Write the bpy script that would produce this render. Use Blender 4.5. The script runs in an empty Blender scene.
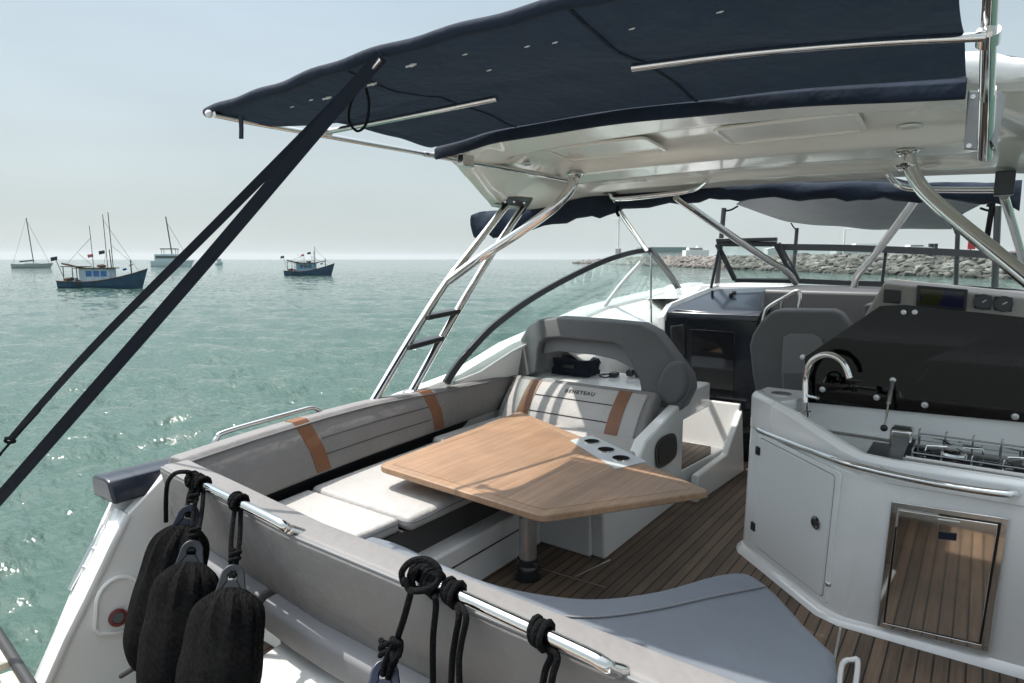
import bpy, bmesh, math, random
import numpy as np
from mathutils import Vector, Matrix
random.seed(7)
S = bpy.context.scene
COL = S.collection
PI = math.pi

# ------------------------------------------------------------------ camera
CAMH = 1.65
FPX, PITCH, YAW = 650.0, math.radians(7.22), math.radians(35.85)
cd = bpy.data.cameras.new('camera'); cam = bpy.data.objects.new('camera', cd); COL.objects.link(cam)
cam.location = (0, 0, CAMH); cam.rotation_euler = (PI/2-PITCH, 0, YAW)
cd.sensor_width = 36; cd.lens = FPX/1024*36; cd.clip_start = 0.05; cd.clip_end = 20000
S.camera = cam
_R = Vector((math.cos(YAW), math.sin(YAW), 0))
_F = Vector((-math.sin(YAW)*math.cos(PITCH), math.cos(YAW)*math.cos(PITCH), -math.sin(PITCH)))
_U = Vector((-math.sin(YAW)*math.sin(PITCH), math.cos(YAW)*math.sin(PITCH), math.cos(PITCH)))
_C = Vector((0, 0, CAMH))
# survey helpers: where the sight line of a photo point meets a real plane of the boat (x starboard, y forward, z up, floor 0)
def _ray(x, y): return _F + _R*((x-512)/FPX) + _U*((341.5-y)/FPX)
def atz(x, y, z):
    d = _ray(x, y); return _C + d*((z-CAMH)/d.z)
def atx(x, y, X):
    d = _ray(x, y); return _C + d*(X/d.x)
def aty(x, y, Y):
    d = _ray(x, y); return _C + d*(Y/d.y)
SEA = -0.75

# ------------------------------------------------------------------ materials
def mat(name):
    m = bpy.data.materials.new(name); m.use_nodes = True
    nt = m.node_tree; b = nt.nodes['Principled BSDF']
    return m, nt, b
def N(nt, t, **k):
    n = nt.nodes.new(t)
    for a, v in k.items(): setattr(n, a, v)
    return n
def coords(nt, scale=(1,1,1), kind='Object'):
    tc = N(nt, 'ShaderNodeTexCoord'); mp = N(nt, 'ShaderNodeMapping'); mp.inputs['Scale'].default_value = scale
    nt.links.new(tc.outputs[kind], mp.inputs['Vector']); return mp.outputs['Vector']
def noise(nt, vec, scale, detail=4, rough=.55):
    n = N(nt, 'ShaderNodeTexNoise'); n.inputs['Scale'].default_value = scale; n.inputs['Detail'].default_value = detail
    n.inputs['Roughness'].default_value = rough; nt.links.new(vec, n.inputs['Vector']); return n
def ramp(nt, fac, stops):
    r = N(nt, 'ShaderNodeValToRGB'); e = r.color_ramp.elements
    while len(e) < len(stops): e.new(.5)
    for i, (p, c) in enumerate(stops): e[i].position = p; e[i].color = (*c, 1)
    nt.links.new(fac, r.inputs['Fac']); return r.outputs['Color']
def bump(nt, b, h, strength=.2, dist=.01, prev=None):
    n = N(nt, 'ShaderNodeBump'); n.inputs['Strength'].default_value = strength; n.inputs['Distance'].default_value = dist
    nt.links.new(h, n.inputs['Height'])
    if prev: nt.links.new(prev, n.inputs['Normal'])
    nt.links.new(n.outputs['Normal'], b.inputs['Normal']); return n.outputs['Normal']
def sc(c, k): return tuple(v*k for v in c)
def basic(name, col, rough=.5, metal=0, var=.08, scale=3, coat=0, bmp=0, bscale=60, spec=.5):
    m, nt, b = mat(name)
    v = coords(nt, kind='Object')
    n = noise(nt, v, scale)
    c = ramp(nt, n.outputs['Fac'], [(.3, sc(col, 1-var)), (.7, sc(col, 1+var))])
    nt.links.new(c, b.inputs['Base Color'])
    b.inputs['Roughness'].default_value = rough; b.inputs['Metallic'].default_value = metal
    b.inputs['Coat Weight'].default_value = coat; b.inputs['Coat Roughness'].default_value = .06
    b.inputs['Specular IOR Level'].default_value = spec
    if bmp:
        n2 = noise(nt, v, bscale, 3); bump(nt, b, n2.outputs['Fac'], bmp, .004)
    return m
def fabric(name, col, weave=900, rough=.85, sheen=.15, wr=.25, wscale=5, var=.1):
    m, nt, b = mat(name)
    v = coords(nt)
    n = noise(nt, v, 4, 5)
    c = ramp(nt, n.outputs['Fac'], [(.3, sc(col, 1-var)), (.7, sc(col, 1+var))])
    nt.links.new(c, b.inputs['Base Color'])
    b.inputs['Roughness'].default_value = rough; b.inputs['Sheen Weight'].default_value = sheen
    b.inputs['Specular IOR Level'].default_value = .3
    n1 = noise(nt, v, wscale, 3); n2 = noise(nt, v, weave, 1)
    p = bump(nt, b, n1.outputs['Fac'], wr, .03); bump(nt, b, n2.outputs['Fac'], .25, .0008, p)
    return m
M = {}
M['gelcoat'] = basic('white_gelcoat', (.83,.825,.805), .2, coat=.6, var=.035, scale=2.5)
M['hardtop_gel'] = basic('hardtop_gelcoat', (.85,.815,.75), .22, coat=.5, var=.03, scale=1.2)
M['vinyl_light'] = fabric('light_grey_upholstery', (.40,.385,.37), 700, .6, .05, .5, 7, .05)
M['vinyl_taupe'] = fabric('taupe_grey_upholstery', (.205,.195,.19), 700, .58, .05, .5, 7, .06)
M['vinyl_dark'] = fabric('charcoal_upholstery', (.125,.127,.13), 700, .6, .05, .1, 6, .06)
M['vinyl_mid'] = fabric('mid_grey_upholstery', (.20,.20,.205), 700, .6, .05, .1, 6, .06)
M['leather'] = fabric('tan_leather', (.195,.088,.046), 300, .5, .0, .2, 14, .12)
M['navy'] = fabric('navy_canvas', (.013,.021,.037), 1100, .9, .03, .6, 7, .18)
M['canopy'] = fabric('navy_canopy_canvas', (.008,.0135,.024), 1100, .9, .02, .9, 8, .2)
_nt = M['canopy'].node_tree; _t = N(_nt, 'ShaderNodeBsdfTranslucent'); _t.inputs['Color'].default_value = (.035,.055,.085,1); _m = N(_nt, 'ShaderNodeMixShader'); _m.inputs[0].default_value = .08
_nt.links.new(_nt.nodes['Principled BSDF'].outputs[0], _m.inputs[1]); _nt.links.new(_t.outputs[0], _m.inputs[2]); _nt.links.new(_m.outputs[0], _nt.nodes['Material Output'].inputs['Surface'])
M['grey_canvas'] = fabric('grey_canvas', (.10,.105,.115), 900, .9, .1, .3, 3, .1)
M['webbing'] = fabric('black_webbing', (.008,.012,.021), 600, .85, .02, .15, 20, .1)
M['rope'] = fabric('black_rope', (.0055,.0055,.006), 260, .9, .0, .5, 120, .2); M['rope'].node_tree.nodes['Principled BSDF'].inputs['Specular IOR Level'].default_value = .12
M['chrome'] = basic('polished_stainless', (.72,.71,.69), .07, 1, .03, 8)
M['brushed'] = basic('brushed_stainless', (.62,.60,.57), .17, 1, .05, 14)
M['chrome_dull'] = basic('satin_aluminium', (.60,.61,.61), .35, 1, .04, 14)
M['pad_shade'] = fabric('shade_tinted_upholstery', (.150,.166,.190), 700, .6, .05, .5, 5, .06)  # light grey sunpad, its bluish shade put into the base colour
M['plate_grey'] = basic('dull_steel_plate', (.30,.30,.30), .3, 1, .05, 14)
M['black'] = basic('black_plastic', (.014,.015,.017), .35, var=.1)
M['black_gloss'] = basic('black_gloss', (.006,.007,.009), .05, coat=.5, var=.1)
M['navy_gel'] = basic('navy_gelcoat', (.014,.018,.028), .22, coat=.25, var=.06)
M['dark_panel'] = basic('dark_slate_panel', (.014,.017,.024), .2, coat=.3, var=.06)
M['grey_frame'] = basic('anthracite_frame', (.03,.032,.035), .3, var=.05)
M['dash'] = basic('grey_dash_moulding', (.30,.28,.26), .5, var=.05, bmp=.1, bscale=200)
M['white_plastic'] = basic('white_plastic', (.74,.74,.72), .3, var=.02)
M['eye_plastic'] = basic('dark_grey_plastic_eye', (.022,.024,.028), .4, var=.1)
M['blue_plastic'] = basic('dark_blue_plastic_eye', (.006,.009,.028), .35, var=.1)
M['red'] = basic('dark_red_ring', (.12,.012,.012), .4)
M['concrete'] = basic('pale_concrete', (.34,.33,.31), .9, var=.15, scale=.3, bmp=.3, bscale=4)
M['cream'] = basic('cream_plank', (.62,.55,.44), .5, var=.05)
M['rubber'] = basic('black_rubber', (.02,.02,.02), .6)
def teak(name, base, dark, line=.055, caulk=True, rough=.6, along='Y', gs=1.0, planks=0):
    m, nt, b = mat(name)
    g = coords(nt, kind='Object')
    sx = N(nt, 'ShaderNodeSeparateXYZ'); nt.links.new(g, sx.inputs[0])
    a = sx.outputs['X' if along == 'Y' else 'Y']
    st = N(nt, 'ShaderNodeMapping'); st.inputs['Scale'].default_value = (60*gs, 2.2*gs, 20) if along == 'Y' else (2.2*gs, 60*gs, 20)
    nt.links.new(g, st.inputs['Vector'])
    gr = noise(nt, st.outputs['Vector'], 1, 6, .65)
    big = noise(nt, g, 3, 4)
    c = ramp(nt, gr.outputs['Fac'], [(.28, dark), (.72, base)])
    mx = N(nt, 'ShaderNodeMix', data_type='RGBA', blend_type='MULTIPLY'); mx.inputs['Factor'].default_value = .8
    nt.links.new(c, mx.inputs['A'])
    c2 = ramp(nt, big.outputs['Fac'], [(.3, (.72,.72,.72)), (.7, (1.12,1.1,1.08))]); nt.links.new(c2, mx.inputs['B'])
    out = mx.outputs['Result']
    if planks:
        dv = N(nt, 'ShaderNodeMath', operation='DIVIDE'); nt.links.new(a, dv.inputs[0]); dv.inputs[1].default_value = planks
        fl = N(nt, 'ShaderNodeMath', operation='FLOOR'); nt.links.new(dv.outputs[0], fl.inputs[0])
        wn_ = N(nt, 'ShaderNodeTexWhiteNoise', noise_dimensions='1D'); nt.links.new(fl.outputs[0], wn_.inputs['W'])
        pv = ramp(nt, wn_.outputs['Value'], [(0, (.86,.85,.83)), (1, (1.08,1.07,1.06))])
        m2 = N(nt, 'ShaderNodeMix', data_type='RGBA', blend_type='MULTIPLY'); m2.inputs['Factor'].default_value = 1
        nt.links.new(out, m2.inputs['A']); nt.links.new(pv, m2.inputs['B']); out = m2.outputs['Result']
    if caulk:
        dv = N(nt, 'ShaderNodeMath', operation='DIVIDE'); nt.links.new(a, dv.inputs[0]); dv.inputs[1].default_value = line
        fl = N(nt, 'ShaderNodeMath', operation='FLOOR'); nt.links.new(dv.outputs[0], fl.inputs[0])
        wn = N(nt, 'ShaderNodeTexWhiteNoise', noise_dimensions='1D'); nt.links.new(fl.outputs[0], wn.inputs['W'])
        pv = ramp(nt, wn.outputs['Value'], [(0, (.70,.69,.68)), (1, (1.18,1.15,1.1))])
        m2 = N(nt, 'ShaderNodeMix', data_type='RGBA', blend_type='MULTIPLY'); m2.inputs['Factor'].default_value = 1
        nt.links.new(out, m2.inputs['A']); nt.links.new(pv, m2.inputs['B'])
        fr = N(nt, 'ShaderNodeMath', operation='FRACT'); nt.links.new(dv.outputs[0], fr.inputs[0])
        lt = N(nt, 'ShaderNodeMath', operation='LESS_THAN'); nt.links.new(fr.outputs[0], lt.inputs[0]); lt.inputs[1].default_value = .13
        m3 = N(nt, 'ShaderNodeMix', data_type='RGBA'); nt.links.new(lt.outputs[0], m3.inputs['Factor'])
        nt.links.new(m2.outputs['Result'], m3.inputs['A']); m3.inputs['B'].default_value = (.012,.011,.010,1)
        out = m3.outputs['Result']
        iv = N(nt, 'ShaderNodeMath', operation='SUBTRACT'); iv.inputs[0].default_value = 1; nt.links.new(lt.outputs[0], iv.inputs[1])
        p = bump(nt, b, iv.outputs[0], .4, .003); bump(nt, b, gr.outputs['Fac'], .25, .002, p)
    else:
        bump(nt, b, gr.outputs['Fac'], .12, .002)
    nt.links.new(out, b.inputs['Base Color']); b.inputs['Roughness'].default_value = rough
    return m
M['teak_deck'] = teak('teak_deck', (.215,.155,.11), (.115,.08,.056))
M['teak_table'] = teak('teak_table', (.46,.285,.178), (.26,.15,.086), caulk=False, rough=.32, gs=.8, planks=.085)
M['teak_edge'] = teak('teak_edge', (.41,.265,.165), (.27,.16,.092), caulk=False, rough=.4, gs=.8)
def glass(name, tint=(.9,.95,.94), refl=.06, rough=.0):
    m, nt, b = mat(name); nt.nodes.remove(b)
    o = nt.nodes['Material Output']
    t = N(nt, 'ShaderNodeBsdfTransparent'); t.inputs['Color'].default_value = (*tint, 1)
    g = N(nt, 'ShaderNodeBsdfGlossy'); g.inputs['Roughness'].default_value = rough
    lw = N(nt, 'ShaderNodeLayerWeight'); lw.inputs['Blend'].default_value = .5
    pw = N(nt, 'ShaderNodeMath', operation='POWER'); nt.links.new(lw.outputs['Facing'], pw.inputs[0]); pw.inputs[1].default_value = 4.5
    f = N(nt, 'ShaderNodeMath', operation='MULTIPLY_ADD'); nt.links.new(pw.outputs[0], f.inputs[0]); f.inputs[1].default_value = .55; f.inputs[2].default_value = .03
    mx = N(nt, 'ShaderNodeMixShader'); nt.links.new(f.outputs[0], mx.inputs[0]); nt.links.new(t.outputs[0], mx.inputs[1]); nt.links.new(g.outputs[0], mx.inputs[2])
    nt.links.new(mx.outputs[0], o.inputs['Surface']); return m
M['glass'] = glass('clear_windscreen', (.86,.91,.90))
M['smoked'] = glass('smoked_acrylic', (.085,.09,.105))
def screen_mat():
    m, nt, b = mat('plotter_screen')
    v = coords(nt, kind='Object'); n = noise(nt, v, 9, 0)
    c = ramp(nt, n.outputs['Fac'], [(.50, (.016,.019,.006)), (.51, (.009,.009,.026))])
    nt.links.new(c, b.inputs['Base Color']); b.inputs['Roughness'].default_value = .1
    nt.links.new(c, b.inputs['Emission Color']); b.inputs['Emission Strength'].default_value = .15
    return m
M['screen'] = screen_mat()
def fender_mat():
    m, nt, b = mat('black_fender_fleece')
    v = coords(nt); n = noise(nt, v, 90, 3); n2 = noise(nt, v, 6, 3)
    w = N(nt, 'ShaderNodeTexWave', wave_type='BANDS', bands_direction='DIAGONAL'); w.inputs['Scale'].default_value = 45; w.inputs['Distortion'].default_value = 1.5
    nt.links.new(v, w.inputs['Vector'])
    c = ramp(nt, n.outputs['Fac'], [(.3, (.004,.004,.0045)), (.75, (.012,.0115,.0115))]); nt.links.new(c, b.inputs['Base Color'])
    b.inputs['Roughness'].default_value = .95; b.inputs['Specular IOR Level'].default_value = .06
    p = bump(nt, b, n2.outputs['Fac'], .6, .02); p = bump(nt, b, w.outputs['Fac'], .6, .004, p); bump(nt, b, n.outputs['Fac'], .5, .003, p)
    return m
M['fender'] = fender_mat()
def rock_mat():
    m, nt, b = mat('breakwater_rock')
    g = N(nt, 'ShaderNodeNewGeometry'); n = noise(nt, g.outputs['Position'], .45, 2); n2 = noise(nt, g.outputs['Position'], 3, 5)
    c = ramp(nt, n.outputs['Fac'], [(.3, (.065,.059,.054)), (.5, (.16,.145,.13)), (.72, (.32,.30,.275))])
    mx = N(nt, 'ShaderNodeMix', data_type='RGBA', blend_type='MULTIPLY'); mx.inputs['Factor'].default_value = .7
    nt.links.new(c, mx.inputs['A']); c2 = ramp(nt, n2.outputs['Fac'], [(.3, (.6,.6,.6)), (.7, (1.15,1.13,1.1))]); nt.links.new(c2, mx.inputs['B'])
    sz = N(nt, 'ShaderNodeSeparateXYZ'); nt.links.new(g.outputs['Position'], sz.inputs[0])
    mr = N(nt, 'ShaderNodeMapRange'); mr.inputs['From Min'].default_value = SEA+.3; mr.inputs['From Max'].default_value = SEA+1.0
    mr.inputs['To Min'].default_value = .45; nt.links.new(sz.outputs['Z'], mr.inputs['Value'])     # weed and wet band left by the tide
    m2 = N(nt, 'ShaderNodeMix', data_type='RGBA', blend_type='MULTIPLY'); m2.inputs['Factor'].default_value = 1
    nt.links.new(mx.outputs['Result'], m2.inputs['A']); nt.links.new(mr.outputs['Result'], m2.inputs['B'])
    nt.links.new(m2.outputs['Result'], b.inputs['Base Color']); b.inputs['Roughness'].default_value = .9
    bump(nt, b, n2.outputs['Fac'], .6, .15); return m
M['rock'] = rock_mat()
def sea_mat():
    m, nt, b = mat('green_sea')
    g = N(nt, 'ShaderNodeNewGeometry'); v = g.outputs['Position']
    mp = N(nt, 'ShaderNodeMapping'); mp.inputs['Scale'].default_value = (1, 1.7, 1); mp.inputs['Rotation'].default_value = (0,0,.5); nt.links.new(v, mp.inputs['Vector'])
    n = noise(nt, v, .02, 3)
    c = ramp(nt, n.outputs['Fac'], [(.3, (.041,.080,.062)), (.7, (.053,.097,.076))]); nt.links.new(c, b.inputs['Base Color'])
    b.inputs['Roughness'].default_value = .05; b.inputs['IOR'].default_value = 1.333
    n0 = noise(nt, mp.outputs['Vector'], .35, 3); n1 = noise(nt, mp.outputs['Vector'], 2.2, 2, .5); n2 = noise(nt, mp.outputs['Vector'], 9, 2, .5)
    n1.inputs['Scale'].default_value = 2.6; n2.inputs['Scale'].default_value = 9
    p = bump(nt, b, n0.outputs['Fac'], .5, .25); p = bump(nt, b, n1.outputs['Fac'], 1.0, .10, p); pn = bump(nt, b, n2.outputs['Fac'], .9, .024, p)
    # far out the wavelets are smaller than a pixel: give them their slopes directly instead of through a height map
    nf = noise(nt, mp.outputs['Vector'], 1.6, 4, .7); nf2 = noise(nt, v, .09, 3)
    sb_ = N(nt, 'ShaderNodeVectorMath', operation='SUBTRACT'); nt.links.new(nf.outputs['Color'], sb_.inputs[0]); sb_.inputs[1].default_value = (.5,.5,.5)
    amp = N(nt, 'ShaderNodeMapRange'); nt.links.new(nf2.outputs['Fac'], amp.inputs['Value']); amp.inputs['From Min'].default_value = .35; amp.inputs['From Max'].default_value = .65; amp.inputs['To Min'].default_value = 1.0; amp.inputs['To Max'].default_value = 1.9
    s2 = N(nt, 'ShaderNodeVectorMath', operation='SCALE'); nt.links.new(sb_.outputs[0], s2.inputs[0]); nt.links.new(amp.outputs['Result'], s2.inputs['Scale'])
    ad = N(nt, 'ShaderNodeVectorMath', operation='MULTIPLY_ADD'); nt.links.new(s2.outputs[0], ad.inputs[0]); ad.inputs[1].default_value = (1,1,0); ad.inputs[2].default_value = (0,0,1)
    nz = N(nt, 'ShaderNodeVectorMath', operation='NORMALIZE'); nt.links.new(ad.outputs[0], nz.inputs[0])
    ln = N(nt, 'ShaderNodeVectorMath', operation='LENGTH'); nt.links.new(v, ln.inputs[0])
    mr = N(nt, 'ShaderNodeMapRange'); nt.links.new(ln.outputs['Value'], mr.inputs['Value']); mr.inputs['From Min'].default_value = 14; mr.inputs['From Max'].default_value = 60
    mxn = N(nt, 'ShaderNodeMix', data_type='VECTOR'); nt.links.new(mr.outputs['Result'], mxn.inputs['Factor']); nt.links.new(pn, mxn.inputs['A']); nt.links.new(nz.outputs[0], mxn.inputs['B'])
    nt.links.new(mxn.outputs['Result'], b.inputs['Normal'])
    return m
M['sea'] = sea_mat()

# ------------------------------------------------------------------ mesh helpers
def nb(): return bmesh.new()
def V(*a): return Vector(a)
def box(bm, x0, x1, y0, y1, z0, z1):
    vs = [bm.verts.new((x, y, z)) for z in (z0, z1) for x, y in ((x0,y0),(x1,y0),(x1,y1),(x0,y1))]
    for f in ((3,2,1,0),(4,5,6,7),(0,1,5,4),(1,2,6,5),(2,3,7,6),(3,0,4,7)): bm.faces.new([vs[i] for i in f])
    return bm
def loft(bm, rings, closed=True, cap=True, loop=False):
    R = [[bm.verts.new(p) for p in r] for r in rings]
    n = len(R[0]); k = len(R)
    for i in range(k if loop else k-1):
        a, b = R[i], R[(i+1) % k]
        for j in range(n if closed else n-1):
            j2 = (j+1) % n
            try: bm.faces.new((a[j], a[j2], b[j2], b[j]))
            except ValueError: pass
    if cap and closed and not loop:
        bm.faces.new(R[0][::-1]); bm.faces.new(R[-1])
    return bm
def prism(bm, poly, vec):
    vec = Vector(vec); return loft(bm, [[Vector(p) for p in poly], [Vector(p)+vec for p in poly]])
def slab(bm, pts2, z0, z1):
    return loft(bm, [[V(x, y, z0) for x, y in pts2], [V(x, y, z1) for x, y in pts2]])
def smooth_pts(pts, sub=6, closed=False):
    P = [Vector(p) for p in pts]; n = len(P); out = []
    rng = range(n if closed else n-1)
    for i in rng:
        p1, p2 = P[i], P[(i+1) % n]
        p0 = P[i-1] if (closed or i > 0) else p1*2-p2
        p3 = P[(i+2) % n] if (closed or i+2 < n) else p2*2-p1
        for s in range(sub):
            t = s/sub
            out.append(.5*((2*p1)+(p2-p0)*t+(2*p0-5*p1+4*p2-p3)*t*t+(3*p1-p0-3*p2+p3)*t**3))
    if not closed: out.append(P[-1])
    return out
def tube(bm, pts, r, n=12, closed=False, sub=0, flat=None, up=None):
    P = smooth_pts(pts, sub, closed) if sub else [Vector(p) for p in pts]
    k = len(P); rr = r if isinstance(r, (list, tuple)) else None
    T = []
    for i in range(k):
        a = P[i-1] if (i > 0 or closed) else P[0]; b = P[(i+1) % k] if (i < k-1 or closed) else P[-1]
        t = (b-a); T.append(t.normalized() if t.length > 1e-9 else V(0,0,1))
    u = Vector(up) if up else (V(0,0,1) if abs(T[0].z) < .9 else V(1,0,0))
    rings = []
    for i in range(k):
        u = (u-T[i]*u.dot(T[i]))
        u = u.normalized() if u.length > 1e-6 else T[i].orthogonal().normalized()
        w = T[i].cross(u)
        q = rr[min(len(rr)-1, int(i*len(rr)/k))] if rr else r
        if flat: rings.append([P[i]+u*flat[1]*sy+w*flat[0]*sx for sx, sy in ((-1,-1),(1,-1),(1,1),(-1,1))])
        else: rings.append([P[i]+(u*math.cos(2*PI*j/n)+w*math.sin(2*PI*j/n))*q for j in range(n)])
    return loft(bm, rings, True, not closed, closed)
def lathe(bm, prof, c=(0,0,0), axis=(0,0,1), n=20):
    ax = Vector(axis).normalized(); u = ax.orthogonal().normalized(); w = ax.cross(u); c = Vector(c)
    return loft(bm, [[c+ax*h+(u*math.cos(2*PI*j/n)+w*math.sin(2*PI*j/n))*max(r, 1e-4) for j in range(n)] for r, h in prof])
def disc(bm, c, axis, r, h, n=18): return lathe(bm, [(r, 0), (r, h)], c, axis, n)
def sheet(bm, f, nu, nv, thick=None):
    G = [[Vector(f(i/nu, j/nv)) for j in range(nv+1)] for i in range(nu+1)]
    vs = [[bm.verts.new(p) for p in r] for r in G]
    for i in range(nu):
        for j in range(nv): bm.faces.new((vs[i][j], vs[i+1][j], vs[i+1][j+1], vs[i][j+1]))
    return bm

# ------------------------------------------------------------------ objects
class Thing:
    def __init__(s, name, label, cat, loc=(0,0,0), rotz=0, group=None, local=False, kind=None):
        o = bpy.data.objects.new(name, None); COL.objects.link(o)
        o.empty_display_size = .1; o.location = loc; o.rotation_euler = (0, 0, rotz)
        o['label'] = label; o['category'] = cat
        if group: o['group'] = group
        if kind: o['kind'] = kind
        s.o = o; s.off = Vector((0,0,0)) if local else Vector(loc)
    def part(s, name, bm, m, parent=None, **k):
        return mk(name, bm, m, parent or s.o, s.off, **k)
def mk(name, bm, m, parent=None, off=None, bevel=0, seg=3, smooth=True, label=None, subsurf=0, solid=0, angle=35, kind=None):
    bmesh.ops.remove_doubles(bm, verts=bm.verts, dist=1e-6)
    bmesh.ops.recalc_face_normals(bm, faces=bm.faces)
    if off is None:
        xs = [v.co for v in bm.verts]
        off = V((min(v.x for v in xs)+max(v.x for v in xs))/2, (min(v.y for v in xs)+max(v.y for v in xs))/2, min(v.z for v in xs))
        loc = off
    else: loc = V(0,0,0)
    bmesh.ops.translate(bm, verts=bm.verts, vec=-off)
    me = bpy.data.meshes.new(name); bm.to_mesh(me); bm.free()
    me.materials.append(M[m] if isinstance(m, str) else m)
    o = bpy.data.objects.new(name, me); COL.objects.link(o)
    o.location = loc
    if parent: o.parent = parent
    if solid:
        q = o.modifiers.new('solid', 'SOLIDIFY'); q.thickness = solid; q.offset = 0
    if bevel:
        q = o.modifiers.new('bevel', 'BEVEL'); q.width = bevel; q.segments = seg; q.limit_method = 'ANGLE'; q.angle_limit = math.radians(angle)
        q.harden_normals = False
    if subsurf:
        q = o.modifiers.new('sub', 'SUBSURF'); q.levels = subsurf; q.render_levels = subsurf
    if smooth:
        me.shade_smooth() if hasattr(me, 'shade_smooth') else None
        try: me.set_sharp_from_angle(angle=math.radians(42 if not bevel else 75))
        except Exception: pass
    if label: o['label'] = label
    if kind: o['kind'] = kind
    return o
def single(name, label, cat, bm, m, group=None, **k):
    o = mk(name, bm, m, **k); o['label'] = label; o['category'] = cat
    if group: o['group'] = group
    return o
def structure(name, bm, m, **k):
    o = mk(name, bm, m, **k); o['kind'] = 'structure'; return o
def copy_tree(o, parent=None):
    c = o.copy(); COL.objects.link(c)
    if parent: c.parent = parent
    for ch in list(o.children): copy_tree(ch, c)
    return c

# ------------------------------------------------------------------ light
W = bpy.data.worlds.new('World'); S.world = W; W.use_nodes = True
wn = W.node_tree; bg = wn.nodes['Background']
sky = wn.nodes.new('ShaderNodeTexSky'); sky.sky_type = 'NISHITA'; sky.sun_disc = False
SUN = Vector((-.475, -.12, 1.0)).normalized()
EL = math.asin(SUN.z); AZ = math.atan2(SUN.x, SUN.y)
sky.sun_elevation = EL; sky.sun_rotation = AZ % (2*PI)
sky.air_density = 1.0; sky.dust_density = 1.2; sky.ozone_density = 1.0; sky.altitude = 0
hsv = wn.nodes.new('ShaderNodeHueSaturation'); hsv.inputs['Saturation'].default_value = .55; wn.links.new(sky.outputs[0], hsv.inputs['Color'])
# milky sea haze: the sky fades to an even pale grey towards the horizon
tcw = wn.nodes.new('ShaderNodeTexCoord'); sxw = wn.nodes.new('ShaderNodeSeparateXYZ'); wn.links.new(tcw.outputs['Generated'], sxw.inputs[0])
abw = wn.nodes.new('ShaderNodeMath'); abw.operation = 'ABSOLUTE'; wn.links.new(sxw.outputs['Z'], abw.inputs[0])
rpw = wn.nodes.new('ShaderNodeValToRGB'); e_ = rpw.color_ramp.elements; e_[0].position = 0; e_[0].color = (.97,.97,.97,1); e_[1].position = .75; e_[1].color = (.45,.45,.45,1); e_.new(.30).color = (.72,.72,.72,1)
wn.links.new(abw.outputs[0], rpw.inputs['Fac'])
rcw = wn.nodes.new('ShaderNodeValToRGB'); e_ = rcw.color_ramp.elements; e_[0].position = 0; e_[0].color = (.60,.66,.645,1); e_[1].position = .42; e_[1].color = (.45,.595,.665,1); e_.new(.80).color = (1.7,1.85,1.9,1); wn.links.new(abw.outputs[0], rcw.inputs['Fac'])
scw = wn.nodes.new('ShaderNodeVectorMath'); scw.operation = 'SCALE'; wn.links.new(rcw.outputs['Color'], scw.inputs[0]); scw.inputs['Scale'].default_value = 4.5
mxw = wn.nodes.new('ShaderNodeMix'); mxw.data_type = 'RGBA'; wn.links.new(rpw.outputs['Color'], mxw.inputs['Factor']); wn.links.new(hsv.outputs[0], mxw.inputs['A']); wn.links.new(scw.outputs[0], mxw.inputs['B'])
nzw = wn.nodes.new('ShaderNodeTexNoise'); nzw.inputs['Scale'].default_value = 2.2; nzw.inputs['Detail'].default_value = 5
mpw = wn.nodes.new('ShaderNodeMapping'); mpw.inputs['Scale'].default_value = (1,1,5); wn.links.new(tcw.outputs['Generated'], mpw.inputs['Vector']); wn.links.new(mpw.outputs['Vector'], nzw.inputs['Vector'])
mrw = wn.nodes.new('ShaderNodeMapRange'); mrw.inputs['From Min'].default_value = .3; mrw.inputs['From Max'].default_value = .7; mrw.inputs['To Min'].default_value = .95; mrw.inputs['To Max'].default_value = 1.05; wn.links.new(nzw.outputs['Fac'], mrw.inputs['Value'])
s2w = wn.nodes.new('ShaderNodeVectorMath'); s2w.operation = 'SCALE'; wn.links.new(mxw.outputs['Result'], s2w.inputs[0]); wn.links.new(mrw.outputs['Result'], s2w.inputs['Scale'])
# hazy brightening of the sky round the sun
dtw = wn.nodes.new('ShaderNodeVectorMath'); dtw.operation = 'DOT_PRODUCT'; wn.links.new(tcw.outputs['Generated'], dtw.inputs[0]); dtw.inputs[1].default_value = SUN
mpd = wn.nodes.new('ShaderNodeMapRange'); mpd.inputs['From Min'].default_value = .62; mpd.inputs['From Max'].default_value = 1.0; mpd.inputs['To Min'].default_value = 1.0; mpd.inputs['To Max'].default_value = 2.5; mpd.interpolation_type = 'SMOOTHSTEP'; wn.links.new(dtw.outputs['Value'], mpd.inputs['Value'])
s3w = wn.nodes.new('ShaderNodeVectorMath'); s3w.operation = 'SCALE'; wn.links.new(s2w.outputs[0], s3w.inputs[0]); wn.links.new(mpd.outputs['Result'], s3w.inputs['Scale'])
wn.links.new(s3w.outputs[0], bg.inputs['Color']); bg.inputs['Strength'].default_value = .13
sl = bpy.data.lights.new('sun', 'SUN'); so = bpy.data.objects.new('sun', sl); COL.objects.link(so)
sl.energy = 3.3; sl.angle = math.radians(.6); sl.color = (1, .955, .885)
so.rotation_euler = SUN.to_track_quat('Z', 'Y').to_euler(); so.location = (-5, 0, 8)
S.view_settings.view_transform = 'Standard'; S.view_settings.look = 'None'; S.view_settings.exposure = .72; S.view_settings.gamma = 1
S.cycles.max_bounces = 8; S.cycles.transparent_max_bounces = 12; S.cycles.caustics_reflective = False; S.cycles.caustics_refractive = False
S.cycles.sample_clamp_indirect = 6

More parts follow.
